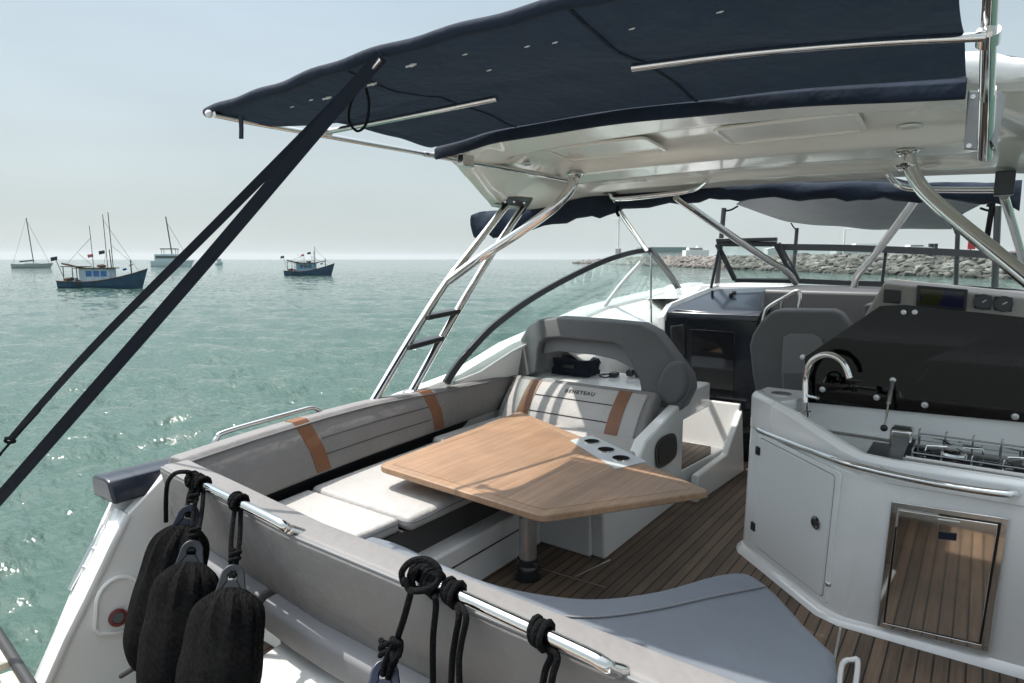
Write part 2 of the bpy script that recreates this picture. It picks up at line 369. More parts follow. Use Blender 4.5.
# ------------------------------------------------------------------ sea
def build_sea():
    na, nr = 760, 620
    az = np.linspace(math.radians(-65), math.radians(125), na)           # anticlockwise from dead ahead (+y)
    r = 1.0*np.exp(np.linspace(0, math.log(7000.0), nr))
    A, Rr = np.meshgrid(az, r, indexing='ij')
    X = -np.sin(A)*Rr; Y = np.cos(A)*Rr; Z = np.zeros_like(X)
    rs = np.random.RandomState(3)
    for lam, amp, k in ((7.0,.05,3),(4.0,.04,4),(2.3,.034,6),(1.3,.025,8),(.75,.014,9)):
        for i in range(k):
            l = lam*rs.uniform(.75, 1.3); th = rs.normal(2.3, .6); ph = rs.uniform(0, 6.28)
            q = 2*PI/l
            cell = Rr*.0145
            fade = np.clip((l/cell-2.5)/4, 0, 1)
            s = np.sin(q*(X*math.cos(th)+Y*math.sin(th))+ph+.6*np.sin(.21*X+.13*Y+ph))
            Z += amp*(1-np.abs(s)*1.6+.3)*fade*.55+amp*s*.3*fade
    Z += SEA
    co = np.stack([X, Y, Z], -1).reshape(-1, 3).astype(np.float32)
    i, j = np.meshgrid(np.arange(na-1), np.arange(nr-1), indexing='ij')
    a = (i*nr+j).ravel(); f = np.stack([a, a+1, a+nr+1, a+nr], -1).astype(np.int32)
    me = bpy.data.meshes.new('sea'); me.vertices.add(len(co)); me.vertices.foreach_set('co', co.ravel())
    me.loops.add(f.size); me.loops.foreach_set('vertex_index', f.ravel()); me.polygons.add(len(f))
    me.polygons.foreach_set('loop_start', np.arange(0, f.size, 4, dtype=np.int32)); me.polygons.foreach_set('loop_total', np.full(len(f), 4, np.int32))
    me.update(); me.validate(); me.shade_smooth(); me.materials.append(M['sea'])
    if me.polygons[0].normal.z < 0: me.flip_normals()
    o = bpy.data.objects.new('sea', me); COL.objects.link(o); o['kind'] = 'structure'
build_sea()

# ------------------------------------------------------------------ breakwater
wl = [atz(x, y, SEA) for x, y in ((574,263.3),(612,264.6),(660,266.3),(720,268.9),(794,271.6),(860,274),(930,276.5),(1030,280),(1150,285.5))]
wl = [V(p.x, p.y, SEA) for p in smooth_pts(wl, 5)]
def bw_dir(i):
    a = wl[max(0, i-1)]; b = wl[min(len(wl)-1, i+1)]; t = (b-a).normalized(); n = V(-t.y, t.x, 0)
    if n.dot(wl[i]) < 0: n = -n                                          # away from the camera
    return t, n
TOP = 2.35
def bw_top(i): return SEA+(TOP-SEA)*min(1, .4+i/9)
bm = nb(); rings = []
for i, p in enumerate(wl):
    t, n = bw_dir(i); h = bw_top(i)
    rings.append([p+n*-1.5+V(0,0,-1), p+n*0+V(0,0,.1), p+n*5.5+V(0,0,h-SEA-.4), p+n*9+V(0,0,h-SEA-.4), p+n*14+V(0,0,-1)])
loft(bm, rings, True, True)
bwt = Thing('breakwater', 'long breakwater of piled pale rocks across the water behind the windscreen', 'breakwater', wl[20])
M['rock_gap_shade'] = basic('shaded_rock_gaps', (.05,.045,.04), .9)  # core coloured dark to stand for the shade between boulders
bwt.part('core', bm, 'rock_gap_shade', smooth=False)
bm = nb()
rings = []
for i, p in enumerate(wl):
    if i < 8: continue
    t, n = bw_dir(i); h = bw_top(i); q = p+n*7.6
    rings.append([V(q.x, q.y, h-1.2), V(q.x, q.y, h+.3), V(q.x, q.y, h+.3)+n*.7, V(q.x, q.y, h-1.2)+n*.7])
loft(bm, rings)
bwt.part('crest_wall', bm, 'concrete', smooth=False)
# boulders
def boulder_mesh(seed):
    rs = random.Random(seed); bm = bmesh.new(); bmesh.ops.create_icosphere(bm, subdivisions=2, radius=1)
    cuts = [(Vector((rs.gauss(0,1), rs.gauss(0,1), rs.gauss(0,1))).normalized(), rs.uniform(.5, .82)) for _ in range(9)]
    for v in bm.verts:
        for n, d in cuts:
            k = v.co.dot(n)-d
            if k > 0: v.co -= n*k
        v.co *= rs.uniform(.96, 1.04)
    me = bpy.data.meshes.new('boulder'); bm.to_mesh(me); bm.free(); me.materials.append(M['rock']); return me
BM = [boulder_mesh(i) for i in range(6)]
rs = random.Random(11); spots = []
for i in range(len(wl)-1):
    a, b = wl[i], wl[i+1]; L = (b-a).length; t, n = bw_dir(i); h = bw_top(i)-SEA
    d = a.length; sz = .50+.0013*d
    rows = 10; cnt = max(2, int(L/(sz*1.35)))
    for k in range(cnt):
        for r_ in range(rows):
            f = (r_+rs.uniform(-.35,.35))/(rows-1)
            p = a+(b-a)*((k+rs.random())/cnt)+n*(f*5.6-.4)+V(0,0,f*(h-.35)+rs.uniform(-.15,.2))
            spots.append((p.length, p, sz*rs.uniform(.7, 1.5), rs))
spots.sort(key=lambda q: q[0])
vis = [s for s in spots if 0 < s[1].dot(_F) and abs(s[1].dot(_R)/s[1].dot(_F)) < .80]
rest = [s for s in spots if s not in vis[:300]] if False else None
ids = set(id(s) for s in vis[:300])
first = True
SV, SF, sk = [], [], 0
BV = [np.array([v.co[:] for v in m_.vertices]) for m_ in BM]; BF = [np.array([p_.vertices[:] for p_ in m_.polygons]) for m_ in BM]
for s in spots:
    d, p, z, _ = s
    mtx = Matrix.Translation(p) @ Matrix.Rotation(rs.uniform(0,6.3), 4, 'Z') @ Matrix.Rotation(rs.uniform(-.6,.6), 4, 'X') @ Matrix.Diagonal((z*rs.uniform(.9,1.4), z, z*rs.uniform(.6,.9), 1))
    if id(s) in ids:
        o = bpy.data.objects.new('boulder', rs.choice(BM)); COL.objects.link(o); o.matrix_world = mtx
        o['label'] = 'one of the angular pale rocks piled on the near stretch of the breakwater'; o['category'] = 'boulder'; o['group'] = 'rocks armouring the near end of the breakwater'
    else:
        bi = rs.randrange(6); m4 = np.array(mtx); SV.append(BV[bi] @ m4[:3,:3].T + m4[:3,3]); SF.append(BF[bi]+sk); sk += len(BV[bi])
sme = bpy.data.meshes.new('rock_armour'); sme.from_pydata(np.concatenate(SV).tolist(), [], np.concatenate(SF).tolist()); sme.materials.append(M['rock'])
o = bpy.data.objects.new('rock_armour', sme); COL.objects.link(o); o['kind'] = 'stuff'; o['label'] = 'piled pale rocks along the farther stretch of the breakwater'; o['category'] = 'rocks'

# ------------------------------------------------------------------ beacon, far sheds, far boats
bp = atz(618, 262.0, SEA); bp = V(bp.x, bp.y, SEA); q = bp.length/FPX
t = Thing('beacon_mast', 'tall white beacon mast with cross arm on the tip of the breakwater', 'beacon', bp)
bm = nb(); tube(bm, [bp+V(0,0,1), bp+V(0,0,52*q)], .9*q, 8); t.part('mast', bm, 'white_plastic')
bm = nb(); tube(bm, [bp+V(0,0,41*q)-_R*5.5*q, bp+V(0,0,41*q)+_R*5.5*q], .45*q, 6); t.part('cross_arm', bm, 'white_plastic')
bm = nb(); box(bm, bp.x-2*q, bp.x+2*q, bp.y-2*q, bp.y+2*q, SEA+1, SEA+13*q); t.part('base', bm, 'concrete')
bm = nb(); disc(bm, bp+V(0,0,52*q), (0,0,1), 1.3*q, 3*q, 8); t.part('lamp', bm, 'white_plastic')
M['far_roof'] = basic('green_grey_roof', (.20,.27,.26), .7, var=.1); M['far_white'] = basic('far_white_paint', (.68,.68,.66), .5, var=.05)
M['far_window'] = basic('dark_far_window', (.06,.07,.08), .3)
def far(x, y, extra=45):                                                  # a point on the quay some metres beyond the breakwater crest
    p = atz(x, y, SEA); d = V(p.x, p.y, 0); return d+d.normalized()*extra
def fbox(th, name, m, base, u0, u1, v0, v1, z0, z1, **k):
    bm = nb(); r = _R; f = V(-r.y, r.x, 0)
    P = [base+r*u+f*v for u, v in ((u0,v0),(u1,v0),(u1,v1),(u0,v1))]
    loft(bm, [[V(p.x,p.y,z0) for p in P], [V(p.x,p.y,z1) for p in P]]); return th.part(name, bm, m, smooth=False, **k)
p = far(662, 266.3, 45); q = p.length/FPX
t = Thing('quay_shed', 'long low shed with green grey roof beyond the breakwater', 'shed', (p.x,p.y,SEA))
fbox(t, 'wall', 'far_white', p, -20*q, 22*q, 0, 8, SEA, CAMH+7*q); fbox(t, 'roof', 'far_roof', p, -21*q, 23*q, -.5, 8.5, CAMH+7*q, CAMH+11.5*q)
p = far(697, 268, 45); q = p.length/FPX
t = Thing('harbour_ferry', 'distant white ferry with dark window band showing over the rocks right of the long shed', 'ferry', (p.x,p.y,SEA))
fbox(t, 'hull', 'far_white', p, -11*q, 11*q, 0, 5, SEA, CAMH+8.5*q); fbox(t, 'upper_deck', 'far_white', p, -8*q, 6*q, .6, 4, CAMH+8.5*q, CAMH+11*q)
fbox(t, 'window_band', 'far_window', p, -7*q, 5*q, .5, .58, CAMH+9*q, CAMH+10.2*q); fbox(t, 'wheelhouse', 'far_white', p, 1*q, 4*q, 1, 3.5, CAMH+11*q, CAMH+12.5*q)
for n_, (x, w, lab) in enumerate(((872, 32, 'long white motor cruiser showing over the rocks under the grey shade'), (782, 14, 'small white motor cruiser showing over the rocks left of the chrome post foot'), (918, 16, 'white launch with two dark outboards showing over the rocks left of the red sign'))):
    p = far(x, 274.5 if x > 850 else 271.5, 45); q = p.length/FPX
    t = Thing('moored_cruiser', lab, 'motor boat', (p.x,p.y,SEA))
    bm = nb(); r = _R; f = V(-r.y, r.x, 0); pr = []
    for u, zt in ((-w, 9.5), (-w*.6, 10.5), (w*.5, 10.2), (w, 8.5)):
        pr.append([p+r*u*q+V(0,0,SEA-p.z), p+r*u*q+V(0,0,CAMH+zt*q-p.z), p+r*u*q+f*3+V(0,0,CAMH+zt*q-p.z), p+r*u*q+f*3+V(0,0,SEA-p.z)])
    loft(bm, pr); t.part('hull', bm, 'far_white', smooth=False)
    fbox(t, 'cabin', 'far_white', p, -w*.45*q, w*.3*q, .6, 2.4, CAMH+10*q, CAMH+(13.5 if w > 20 else 12)*q)
    fbox(t, 'window_band', 'far_window', p, -w*.4*q, w*.25*q, .5, .56, CAMH+10.8*q, CAMH+11.6*q)
    if x == 918:
        for u in (9, 13): fbox(t, 'outboard', 'black', p, u*q, (u+2.4)*q, .2, .9, CAMH+9*q, CAMH+13*q)
p = far(968, 278, 40); q = p.length/FPX
t = Thing('red_sign', 'small square red sign on a post above the breakwater', 'sign', (p.x,p.y,TOP))
M['red_sign'] = basic('red_paint', (.5,.03,.04), .5)
bm = nb(); tube(bm, [V(p.x,p.y,SEA), V(p.x,p.y,CAMH+9*q)], .5*q, 6); t.part('post', bm, 'grey_frame')
fbox(t, 'panel', 'red_sign', p, -3*q, 3*q, -.25, -.12, CAMH+8*q, CAMH+14.5*q)
for x, y0, hpx, lab in ((993, 279, 62, 'tall white lamp post rising beyond the rocks at the right edge'), (842, 274, 26, 'thin white lamp post rising beyond the rocks under the grey shade')):
    p = far(x, y0, 40); q = p.length/FPX
    t = Thing('quay_lamp_post', lab, 'lamp post', (p.x,p.y,SEA))
    bm = nb(); tube(bm, [V(p.x,p.y,SEA), V(p.x,p.y,CAMH+hpx*q)], .8*q, 8); t.part('pole', bm, 'white_plastic')
    bm = nb(); tube(bm, [V(p.x,p.y,CAMH+hpx*q), V(p.x,p.y,CAMH+hpx*q)+_R*6*q], .5*q, 6); t.part('arm', bm, 'white_plastic')

# ------------------------------------------------------------------ boats on the water
M['hull_blue'] = basic('weathered_blue_hull', (.018,.062,.115), .6, var=.35, scale=1.5)
M['hull_dark'] = basic('weathered_dark_wood', (.085,.048,.034), .8, var=.4, scale=2)
M['house_blue'] = basic('faded_blue_paint', (.16,.30,.42), .6, var=.2, scale=2)
M['house_white'] = basic('chalky_white_paint', (.42,.50,.53), .6, var=.2, scale=2)
M['window_blue'] = basic('bright_blue_shutter', (.03,.12,.36), .5, var=.2)
M['flag_dark'] = fabric('dark_flag', (.02,.03,.05), 200); M['flag_red'] = fabric('red_flag', (.40,.10,.10), 200); M['flag_blue'] = fabric('blue_flag', (.01,.04,.25), 200)
def hull_rings(L, B, zs, zb, draft=.5, n=9):
    out = []
    for i in range(n):
        u = i/(n-1); x = -L/2+L*u
        w = B/2*(1-max(0, (u-.45)/.55)**2.2)*(.72+.28*min(1, u/.3)); w = max(w, .04)
        z = zs+(zb-zs)*max(0, (u-.35)/.65)**1.9+.10*max(0, (.3-u)/.3)
        k = .06*L*max(0, (u-.6)/.4)
        out.append([V(x+k, -w, z), V(x, -w*.9, z*.35), V(x-k*.6, -w*.55, -draft), V(x-k*.6, w*.55, -draft), V(x, w*.9, z*.35), V(x+k, w, z)])
    return out
def flag(t, x, y, z, m, s=.5, name='flag'):
    bm = nb(); sheet(bm, lambda u, v: (x-s*u, y+.08*math.sin(u*6+v*2), z-s*.62*v-.25*s*u), 8, 4); t.part(name, bm, m, solid=.01)
def pole(t, a, b, r, m='hull_dark', name='pole'):
    bm = nb(); tube(bm, [a, b], r, 6); return t.part(name, bm, m)
def fishing_boat(loc, rot, k, lab, mirror=1):
    t = Thing('fishing_boat', lab, 'fishing boat', loc, rot, 'wooden fishing boats at anchor', local=True)
    L = 7.6
    t.o.scale = (.84,)*3 if k == 0 else (.93,)*3
    bm = nb(); loft(bm, hull_rings(L, 2.3, .62, 1.85)); hull = t.part('hull', bm, 'hull_blue', smooth=False)
    bm = nb(); tube(bm, [r[0] for r in hull_rings(L, 2.36, .66, 1.9)], .06, 6); tube(bm, [r[5] for r in hull_rings(L, 2.36, .66, 1.9)], .06, 6); t.part('gunwale', bm, 'hull_dark', hull)
    bm = nb(); box(bm, -1.75, 1.0, -.75, .75, .5, 1.95); h = t.part('wheelhouse', bm, 'house_white' if k == 0 else 'house_blue', bevel=.03, smooth=False)
    bm = nb(); box(bm, -2.1, 1.25, -.95, .95, 1.95, 2.04); t.part('roof', bm, 'hull_dark', smooth=False)
    for i in range(3):
        bm = nb(); box(bm, -1.1+i*.68, -.58+i*.68, -.79, -.755, 1.2, 1.72); t.part('window', bm, 'window_blue' if k == 0 else 'far_window', h, smooth=False)
    bm = nb(); box(bm, -3.3, -1.3, -.9, .9, 2.1, 2.18); a = t.part('awning', bm, 'hull_dark', smooth=False)
    for x in (-3.1, -1.9):
        for y in (-.8, .8): pole(t, V(x,y,.5), V(x,y,2.1), .045, name='awning_post')
    pole(t, V(-3.6,0,2.45), V(-1.7,0,2.0), .09, name='boom')
    for x, h_, r in ((-.75, 6.1 if k == 0 else 3.4, .03), (.55, 7.2 if k == 0 else 3.1, .035), (1.05, 7.4 if k == 0 else 4.6, .04), (.9, 3.8, .05)): pole(t, V(x,.1,1.9), V(x-.1*(k == 0),.1,h_), r, name='mast')
    pole(t, V(2.75,0,.9), V(2.75,0,2.75), .06, name='bow_post'); pole(t, V(2.55,0,2.2), V(2.95,0,2.35), .04, name='bow_crossbar')
    if k == 1: pole(t, V(2.7,0,2.3), V(.6,0,1.9), .06, name='boom')
    flag(t, -.75, .1, 3.4, 'flag_red', .5); flag(t, .35, .1, 3.75, 'flag_dark', .55); flag(t, 2.3, 0, 2.0, 'flag_blue', .35)
    pole(t, V(-3.6,.3,.8), V(-4.3,.3,2.9), .03, name='flag_staff'); flag(t, -4.15, .3, 3.15, 'flag_dark', .6)
    for x, y, z, s in ((-3.2,.2,.9,.28), (-2.6,-.4,.95,.24), (1.6,.1,.95,.2), (2.1,-.2,1.05,.22), (-.2,.2,2.2,.22), (.2,-.2,2.18,.26)):
        bm = nb(); bmesh.ops.create_icosphere(bm, subdivisions=2, radius=s); bmesh.ops.scale(bm, vec=(1.3,1,.7), verts=bm.verts)
        for v in bm.verts: v.co *= random.uniform(.85, 1.15)
        bmesh.ops.translate(bm, vec=(x,y,z), verts=bm.verts); t.part('net_pile', bm, 'hull_dark')
    for a_, b_ in ((V(.5,.1,6.6 if k == 0 else 3.0), V(3.6,0,1.4)), (V(-.75,.1,5.0 if k == 0 else 3.2), V(-3.3,0,2.2)), (V(1.05,.1,4.2), V(2.75,0,2.6)), (V(-.2,-.8,2.0), V(-.7,-2.6,3.4)), (V(-.2,.8,2.0), V(-.7,2.6,3.4))): pole(t, a_, b_, .016, 'rubber', 'rigging')
    for i in range(5):
        bm = nb(); x = -3.2+i*.36; box(bm, x, x+.26, -.5+.1*(i%2), -.15+.1*(i%3), .62, .86+.09*(i%3)); t.part('fish_crate', bm, ('hull_dark','house_blue','house_white')[i%3], smooth=False)
    for y in (-.85, .85):
        bm = nb(); lathe(bm, [(.10,-.05),(.27,-.04),(.27,.04),(.10,.05)], (-1.6,y*1.22,.55), (0,1,0), 14); t.part('tyre', bm, 'rubber')
    return t
p = atz(103, 288.3, SEA); fishing_boat((p.x,p.y,SEA), YAW+.12, 0, 'blue wooden fishing boat with white wheelhouse and tall poles, nearer of the two')
p = atz(309, 275.5, SEA); fishing_boat((p.x,p.y,SEA), YAW-.1, 1, 'blue wooden fishing boat with short masts alone right of the black straps')
M['hull_grey'] = basic('pale_grey_hull', (.28,.31,.31), .35, var=.05)
p = atz(32, 268.2, SEA); q = p.length/FPX
t = Thing('sailing_yacht', 'slim single hulled sailing yacht with bare mast at far left', 'sailing boat', (p.x,p.y,SEA), YAW+.1, local=True)
t.o.scale = (.66,)*3
L = 44*q
bm = nb(); loft(bm, hull_rings(L, 2.8, 5*q, 6.2*q)); t.part('hull', bm, 'hull_grey', smooth=False)
bm = nb(); box(bm, -L*.15, L*.2, -.8, .8, 4.2*q, 6.2*q); t.part('cabin', bm, 'house_white', smooth=False)
pole(t, V(L*.06,0,4*q), V(-.03*L,0,60*q), .55*q, 'grey_frame', 'mast'); pole(t, V(L*.06,0,9.5*q), V(-L*.30,0,8*q), .9*q, 'flag_dark', 'boom')
pole(t, V(-.02*L,0,56*q), V(L*.48,0,5*q), .18*q, 'grey_frame', 'forestay'); pole(t, V(-.03*L,0,60*q), V(-L*.48,0,5*q), .12*q, 'grey_frame', 'backstay')
p = atz(172, 266.6, SEA); q = p.length/FPX
t = Thing('sailing_catamaran', 'white sailing catamaran with flybridge and mast, half behind the black straps', 'catamaran', (p.x,p.y,SEA), YAW+.25, local=True)
L = 36*q; t.o.scale = (.85,)*3
for s in (-1, 1):
    bm = nb(); loft(bm, [[a+V(0,s*2.3,0) for a in r] for r in hull_rings(L, 1.7, 5.5*q, 6.5*q)]); t.part('hull', bm, 'house_white', smooth=False)
bm = nb(); box(bm, -L*.4, L*.22, -2.6, 2.6, 5*q, 13*q); c = t.part('cabin', bm, 'house_white', bevel=.2, smooth=False)
bm = nb(); box(bm, -L*.36, L*.2, -2.66, -2.62, 8.5*q, 11*q); t.part('window_band', bm, 'far_window', c, smooth=False)
bm = nb(); box(bm, -L*.25, L*.18, -2.0, 2.0, 17.6*q, 18.6*q); t.part('bimini', bm, 'grey_frame', smooth=False)
for x in (-L*.22, L*.15):
    for y in (-1.8, 1.8): pole(t, V(x,y,13*q), V(x,y,17.7*q), .25*q, 'grey_frame', 'bimini_post')
pole(t, V(L*.02,0,13*q), V(-L*.08,0,51*q), .6*q, 'grey_frame', 'mast'); pole(t, V(-L*.07,0,46*q), V(L*.45,0,8*q), .18*q, 'grey_frame', 'forestay')
p = atz(1020/4.65, 265, SEA); q = p.length/FPX
t = Thing('small_white_boat', 'tiny white boat on the horizon just right of the straps', 'boat', (p.x,p.y,SEA), YAW, local=True)
bm = nb(); loft(bm, hull_rings(6*q, 2, 2*q, 3*q)); t.part('hull', bm, 'house_white', smooth=False)
bm = nb(); box(bm, -1.2*q, 1.2*q, -.8, .8, 2*q, 5.5*q); t.part('cabin', bm, 'house_white', smooth=False)

# ================================================================== the yacht
CX = -1.32
def interp(xs, ys, x):
    if x <= xs[0]: return ys[0]
    for i in range(len(xs)-1):
        if x <= xs[i+1]:
            t = (x-xs[i])/(xs[i+1]-xs[i]); return ys[i]+(ys[i+1]-ys[i])*t
    return ys[-1]
def sstep(a, b, x):
    t = max(0, min(1, (x-a)/(b-a))); return t*t*(3-2*t)
def round_poly(P, r, n=5):
    P = [Vector(p) for p in P]; out = []; k = len(P)
    for i in range(k):
        a, b, c = P[i-1], P[i], P[(i+1) % k]; rr = r[i] if isinstance(r, (list, tuple)) else r
        d1 = (a-b); d2 = (c-b); q = min(rr, d1.length*.45, d2.length*.45); s = b+d1.normalized()*q; e = b+d2.normalized()*q
        for j in range(n+1):
            t = j/n; out.append(s*(1-t)**2+b*2*t*(1-t)+e*t*t)
    return out
yacht = Thing('motor_yacht', 'white motor yacht with teak cockpit that the whole picture is taken from', 'motor yacht', (CX, 4, 0))
def sheer(y): return interp([.9,1.3,2.6,3.5,4.1,5.4,7.7,10,12], [.64,.66,.70,.80,.96,1.17,1.34,1.30,1.22], y)
def halfw(y): return 1.76*(1-max(0, (y-5.5)/6.7)**2.0)
bm = nb(); rings = []
for y in [1.26,1.6,2.2,3,3.6,4.1,4.8,5.4,6.2,7,8,9,10,11,11.6,12.1]:
    w = max(.03, halfw(y)); z = sheer(y); k = max(0, 1-(y-1.26)/.9)
    R_ = []
    for wx, zz in ((1,z),(1.0,z-.15),(.985,.2),(.94,-.5),(.8,-.95),(0,-1.3)): R_.append(V(CX-w*wx, y+(zz-.66)*.56*k+max(0,(y-8)/4)*(zz-z)*.5, zz))
    R_ += [V(2*CX-p.x, p.y, p.z) for p in R_[-2::-1]]
    rings.append(R_)
loft(bm, rings, closed=False); hull = yacht.part('hull', bm, 'gelcoat', solid=.03)
# side decks outboard of the coamings and the foredeck
for s in (-1, 1):
    bm = nb(); rings = []
    for y in [1.3,2,2.6,3.2,3.5,4.1,4.8,5.4,6.2,7,7.7]:
        w = halfw(y); z = sheer(y); inn = 1.665-.14*sstep(3.9,4.6,y)-.10*sstep(5, 7.7, y)
        rings.append([V(CX+s*(w+.012), y, z-.05), V(CX+s*(w+.012), y, z+.025), V(CX+s*inn, y, z+.03), V(CX+s*(inn-.03), y, z-.01), V(CX+s*(inn-.05), y, .3)])
    loft(bm, rings, closed=False); yacht.part('side_deck', bm, 'gelcoat', solid=.012)
bm = nb(); rings = []
for y in [6.15,7,8,9,10,11,11.8]:
    w = halfw(y)-.02; z = sheer(y); rings.append([V(CX+w*u, y, z+.07*(1-u*u)) for u in np.linspace(-1, 1, 11)])
loft(bm, rings, closed=False); yacht.part('foredeck', bm, 'gelcoat')
# inner liner of the port side, the cream panel forward of the twin seat
bm = nb(); loft(bm, [[V(-2.83+.10*sstep(4.3,7,y), y, sheer(y)+.012), V(-2.50, y, sheer(y)-.17), V(-2.46, y, sheer(y)-.24), V(-2.45, y, .35)] for y in (4.42,4.8,5.4,6.0,6.6,7.1,7.7)], closed=False)
yacht.part('side_liner', bm, 'gelcoat', solid=.02)
bm = nb(); prism(bm, [V(-2.76,6.5,.4), V(-2.76,6.5,1.22), V(-2.58,6.5,1.35), V(-2.12,6.5,1.365), V(-2.12,6.5,.4)], (0,.05,0)); yacht.part('liner_end', bm, 'gelcoat', bevel=.01)
# teak sole
bm = nb(); slab(bm, [(-2.7,1.45),(.5,1.45),(.5,5.4),(-2.7,5.4)], -.06, 0); floor = yacht.part('teak_sole', bm, 'teak_deck', smooth=False)
def seam(a, b, w=.011, h=.003, m='brushed', name='floor_seam'):
    bm = nb(); a = Vector(a); b = Vector(b); d = (b-a).normalized(); n = V(-d.y, d.x, 0)*w/2
    prism(bm, [a-n, b-n, b+n, a+n], (0,0,h)); return yacht.part(name, bm, m, floor, smooth=False, bevel=.002)
seam(atz(534,567,0), atz(606,588,0)); seam(atz(575,577,0), atz(610,560,0)); seam(atz(841,625,0), atz(832,672,0)); seam(atz(560,548,0), atz(600,560,0))
# moulded U shaped drain edge beside the sunpad
bm = nb(); tube(bm, [atz(838,700,.03), atz(842,665,.03), atz(852,660,.03), atz(858,664,.03), atz(850,720,.03)], .011, 8, sub=4); yacht.part('moulded_edge', bm, 'gelcoat')
# port quarter: raked panel closing the stern beside the seat
def wing_y(z): return interp([-.9,-.05,.23,.55,.85], [.40,.87,1.03,1.21,1.36], z)
def wp(x, y):                                                            # photo point on the raked plane
    lo, hi = -.8, .9
    for _ in range(50):
        mid = (lo+hi)/2; p = aty(x, y, wing_y(mid))
        if p.z > mid: lo = mid
        else: hi = mid
    return aty(x, y, wing_y(mid))
QX = -2.90
def wp(x, y): return atx(x, y, QX)
poly = [wp(168,472), wp(127,515), wp(106,560), wp(86,602), wp(66,642), wp(46,688), V(QX,.68,-.35), V(QX,.62,-.46), V(QX,1.55,-.46), V(QX,1.55,.70)]
bm = nb(); prism(bm, poly, (-.05,0,.0)); wing = yacht.part('quarter_panel', bm, 'gelcoat', bevel=.008)
bm = nb(); e = poly[1:7]
loft(bm, [[p+V(.004,.012,-.010), p+V(-.004,-.004,.010), p+V(-.03,-.008,.016), p+V(-.10,0,.010), p+V(-.15,.03,-.02), p+V(-.17,.12,-.12)] for p in e], closed=False); yacht.part('quarter_edge', bm, 'gelcoat', wing, solid=.01)
arch = [wp(99,633), wp(95,613), wp(97,596), wp(105,584), wp(117,577), wp(131,578), wp(142,588), wp(147,610), wp(144,625)]
bm = nb(); prism(bm, [p+V(.002,0,.0) for p in smooth_pts(arch, 3)], (.004,0,0)); yacht.part('recess', bm, 'gelcoat', wing)
bm = nb(); tube(bm, [p+V(.008,0,0) for p in arch], .010, 8, closed=True, sub=3); yacht.part('recess_rim', bm, 'gelcoat', wing)
c = wp(117,617); bm = nb(); lathe(bm, [(.030,-.02),(.036,0),(.036,.03),(.024,.034),(.020,.02)], c+V(.0,0,0), (1,-.2,.3), 20); yacht.part('shower_ring', bm, 'red', wing)
bm = nb(); disc(bm, c, (1,-.2,.3), .022, .026); yacht.part('shower_plug', bm, 'black_gloss', wing)
# cleat outboard
a, b = atx(104,525,-3.07), atx(70,590,-3.07)
cl = Thing('mooring_cleat', 'polished mooring cleat on the outer edge of the stern quarter, lower left', 'cleat', (a+b)/2)
bm = nb(); tube(bm, [a, a.lerp(b,.3), a.lerp(b,.7), b], [.010,.013,.013,.010], 10, sub=3); cl.part('horn_bar', bm, 'chrome')
for f in (.36, .64):
    p = a.lerp(b, f); bm = nb(); tube(bm, [p, p+V(.06,.02,-.01)], .011, 8); cl.part('foot', bm, 'chrome')
# dark blue bulwark end
bm = nb(); prof = [V(-3.10,0,.62), V(-3.11,0,.695), V(-3.09,0,.715), V(-2.98,0,.722), V(-2.94,0,.71), V(-2.90,0,.62)]
ys = [1.15,1.5,2.1,2.7,3.4]
loft(bm, [[p+V(-.02*sstep(1.1,2.5,y), y, (.0 if i else -.0)+.03*sstep(1.5,3.4,y)) for p in prof] for i, y in enumerate(ys)]); yacht.part('bulwark_cap', bm, 'navy_gel', bevel=.012)
# white moulding under the seat aft of the transom
bm = nb()
prof = [(1.42,.31),(1.24,.305),(1.17,.295),(1.125,.27),(1.10,.22),(1.07,.0),(1.0,-.4),(1.42,-.4)]
loft(bm, [[V(x, y, z) for y, z in prof] for x in (-1.92,-1.4,-.8,.4)]); yacht.part('transom_step', bm, 'gelcoat', bevel=.012)
bm = nb(); box(bm, -2.88, .4, -.62, 1.0, -.46, -.40); yacht.part('swim_platform', bm, 'teak_deck', smooth=False)

# ------------------------------------------------------------------ port coaming upholstery
PY = [1.36,1.75,2.2,2.6,3.2,3.8,4.3]
def cXt(y): return interp(PY, [-2.71,-2.80,-2.875,-2.905,-2.89,-2.90,-2.93], y)
def cXb(y): return interp(PY, [-2.64,-2.72,-2.78,-2.82,-2.86,-2.90,-2.93], y)
def cZt(y): return interp(PY, [.80,.80,.80,.80,.785,.768,.76], y)
cb = Thing('side_upholstery', 'long taupe padded backrest with two tan leather bands along the far side of the cockpit', 'backrest', (-2.8, 1.4, .42))
bm = nb(); loft(bm, [[V(cXb(y)-.01,y,.515), V(cXb(y),y,.53), V(cXt(y)*.45+cXb(y)*.55+.02,y,.65), V(cXt(y),y,cZt(y)-.025), V(cXt(y)-.03,y,cZt(y)), V(cXt(y)-.12,y,cZt(y)-.005), V(cXt(y)-.15,y,cZt(y)-.05), V(cXt(y)-.15,y,.515)] for y in np.linspace(1.36, 4.3, 30)])
pad = cb.part('padding', bm, 'vinyl_taupe', bevel=.012)
def face(y, z, out=.004):
    zt = cZt(y)-.025
    x = (cXb(y)+(cXt(y)*.45+cXb(y)*.55+.02-cXb(y))*(z-.53)/.12) if z < .65 else (cXt(y)*.45+cXb(y)*.55+.02)+(cXt(y)-(cXt(y)*.45+cXb(y)*.55+.02))*(z-.65)/(zt-.65)
    return V(x+out, y, z)
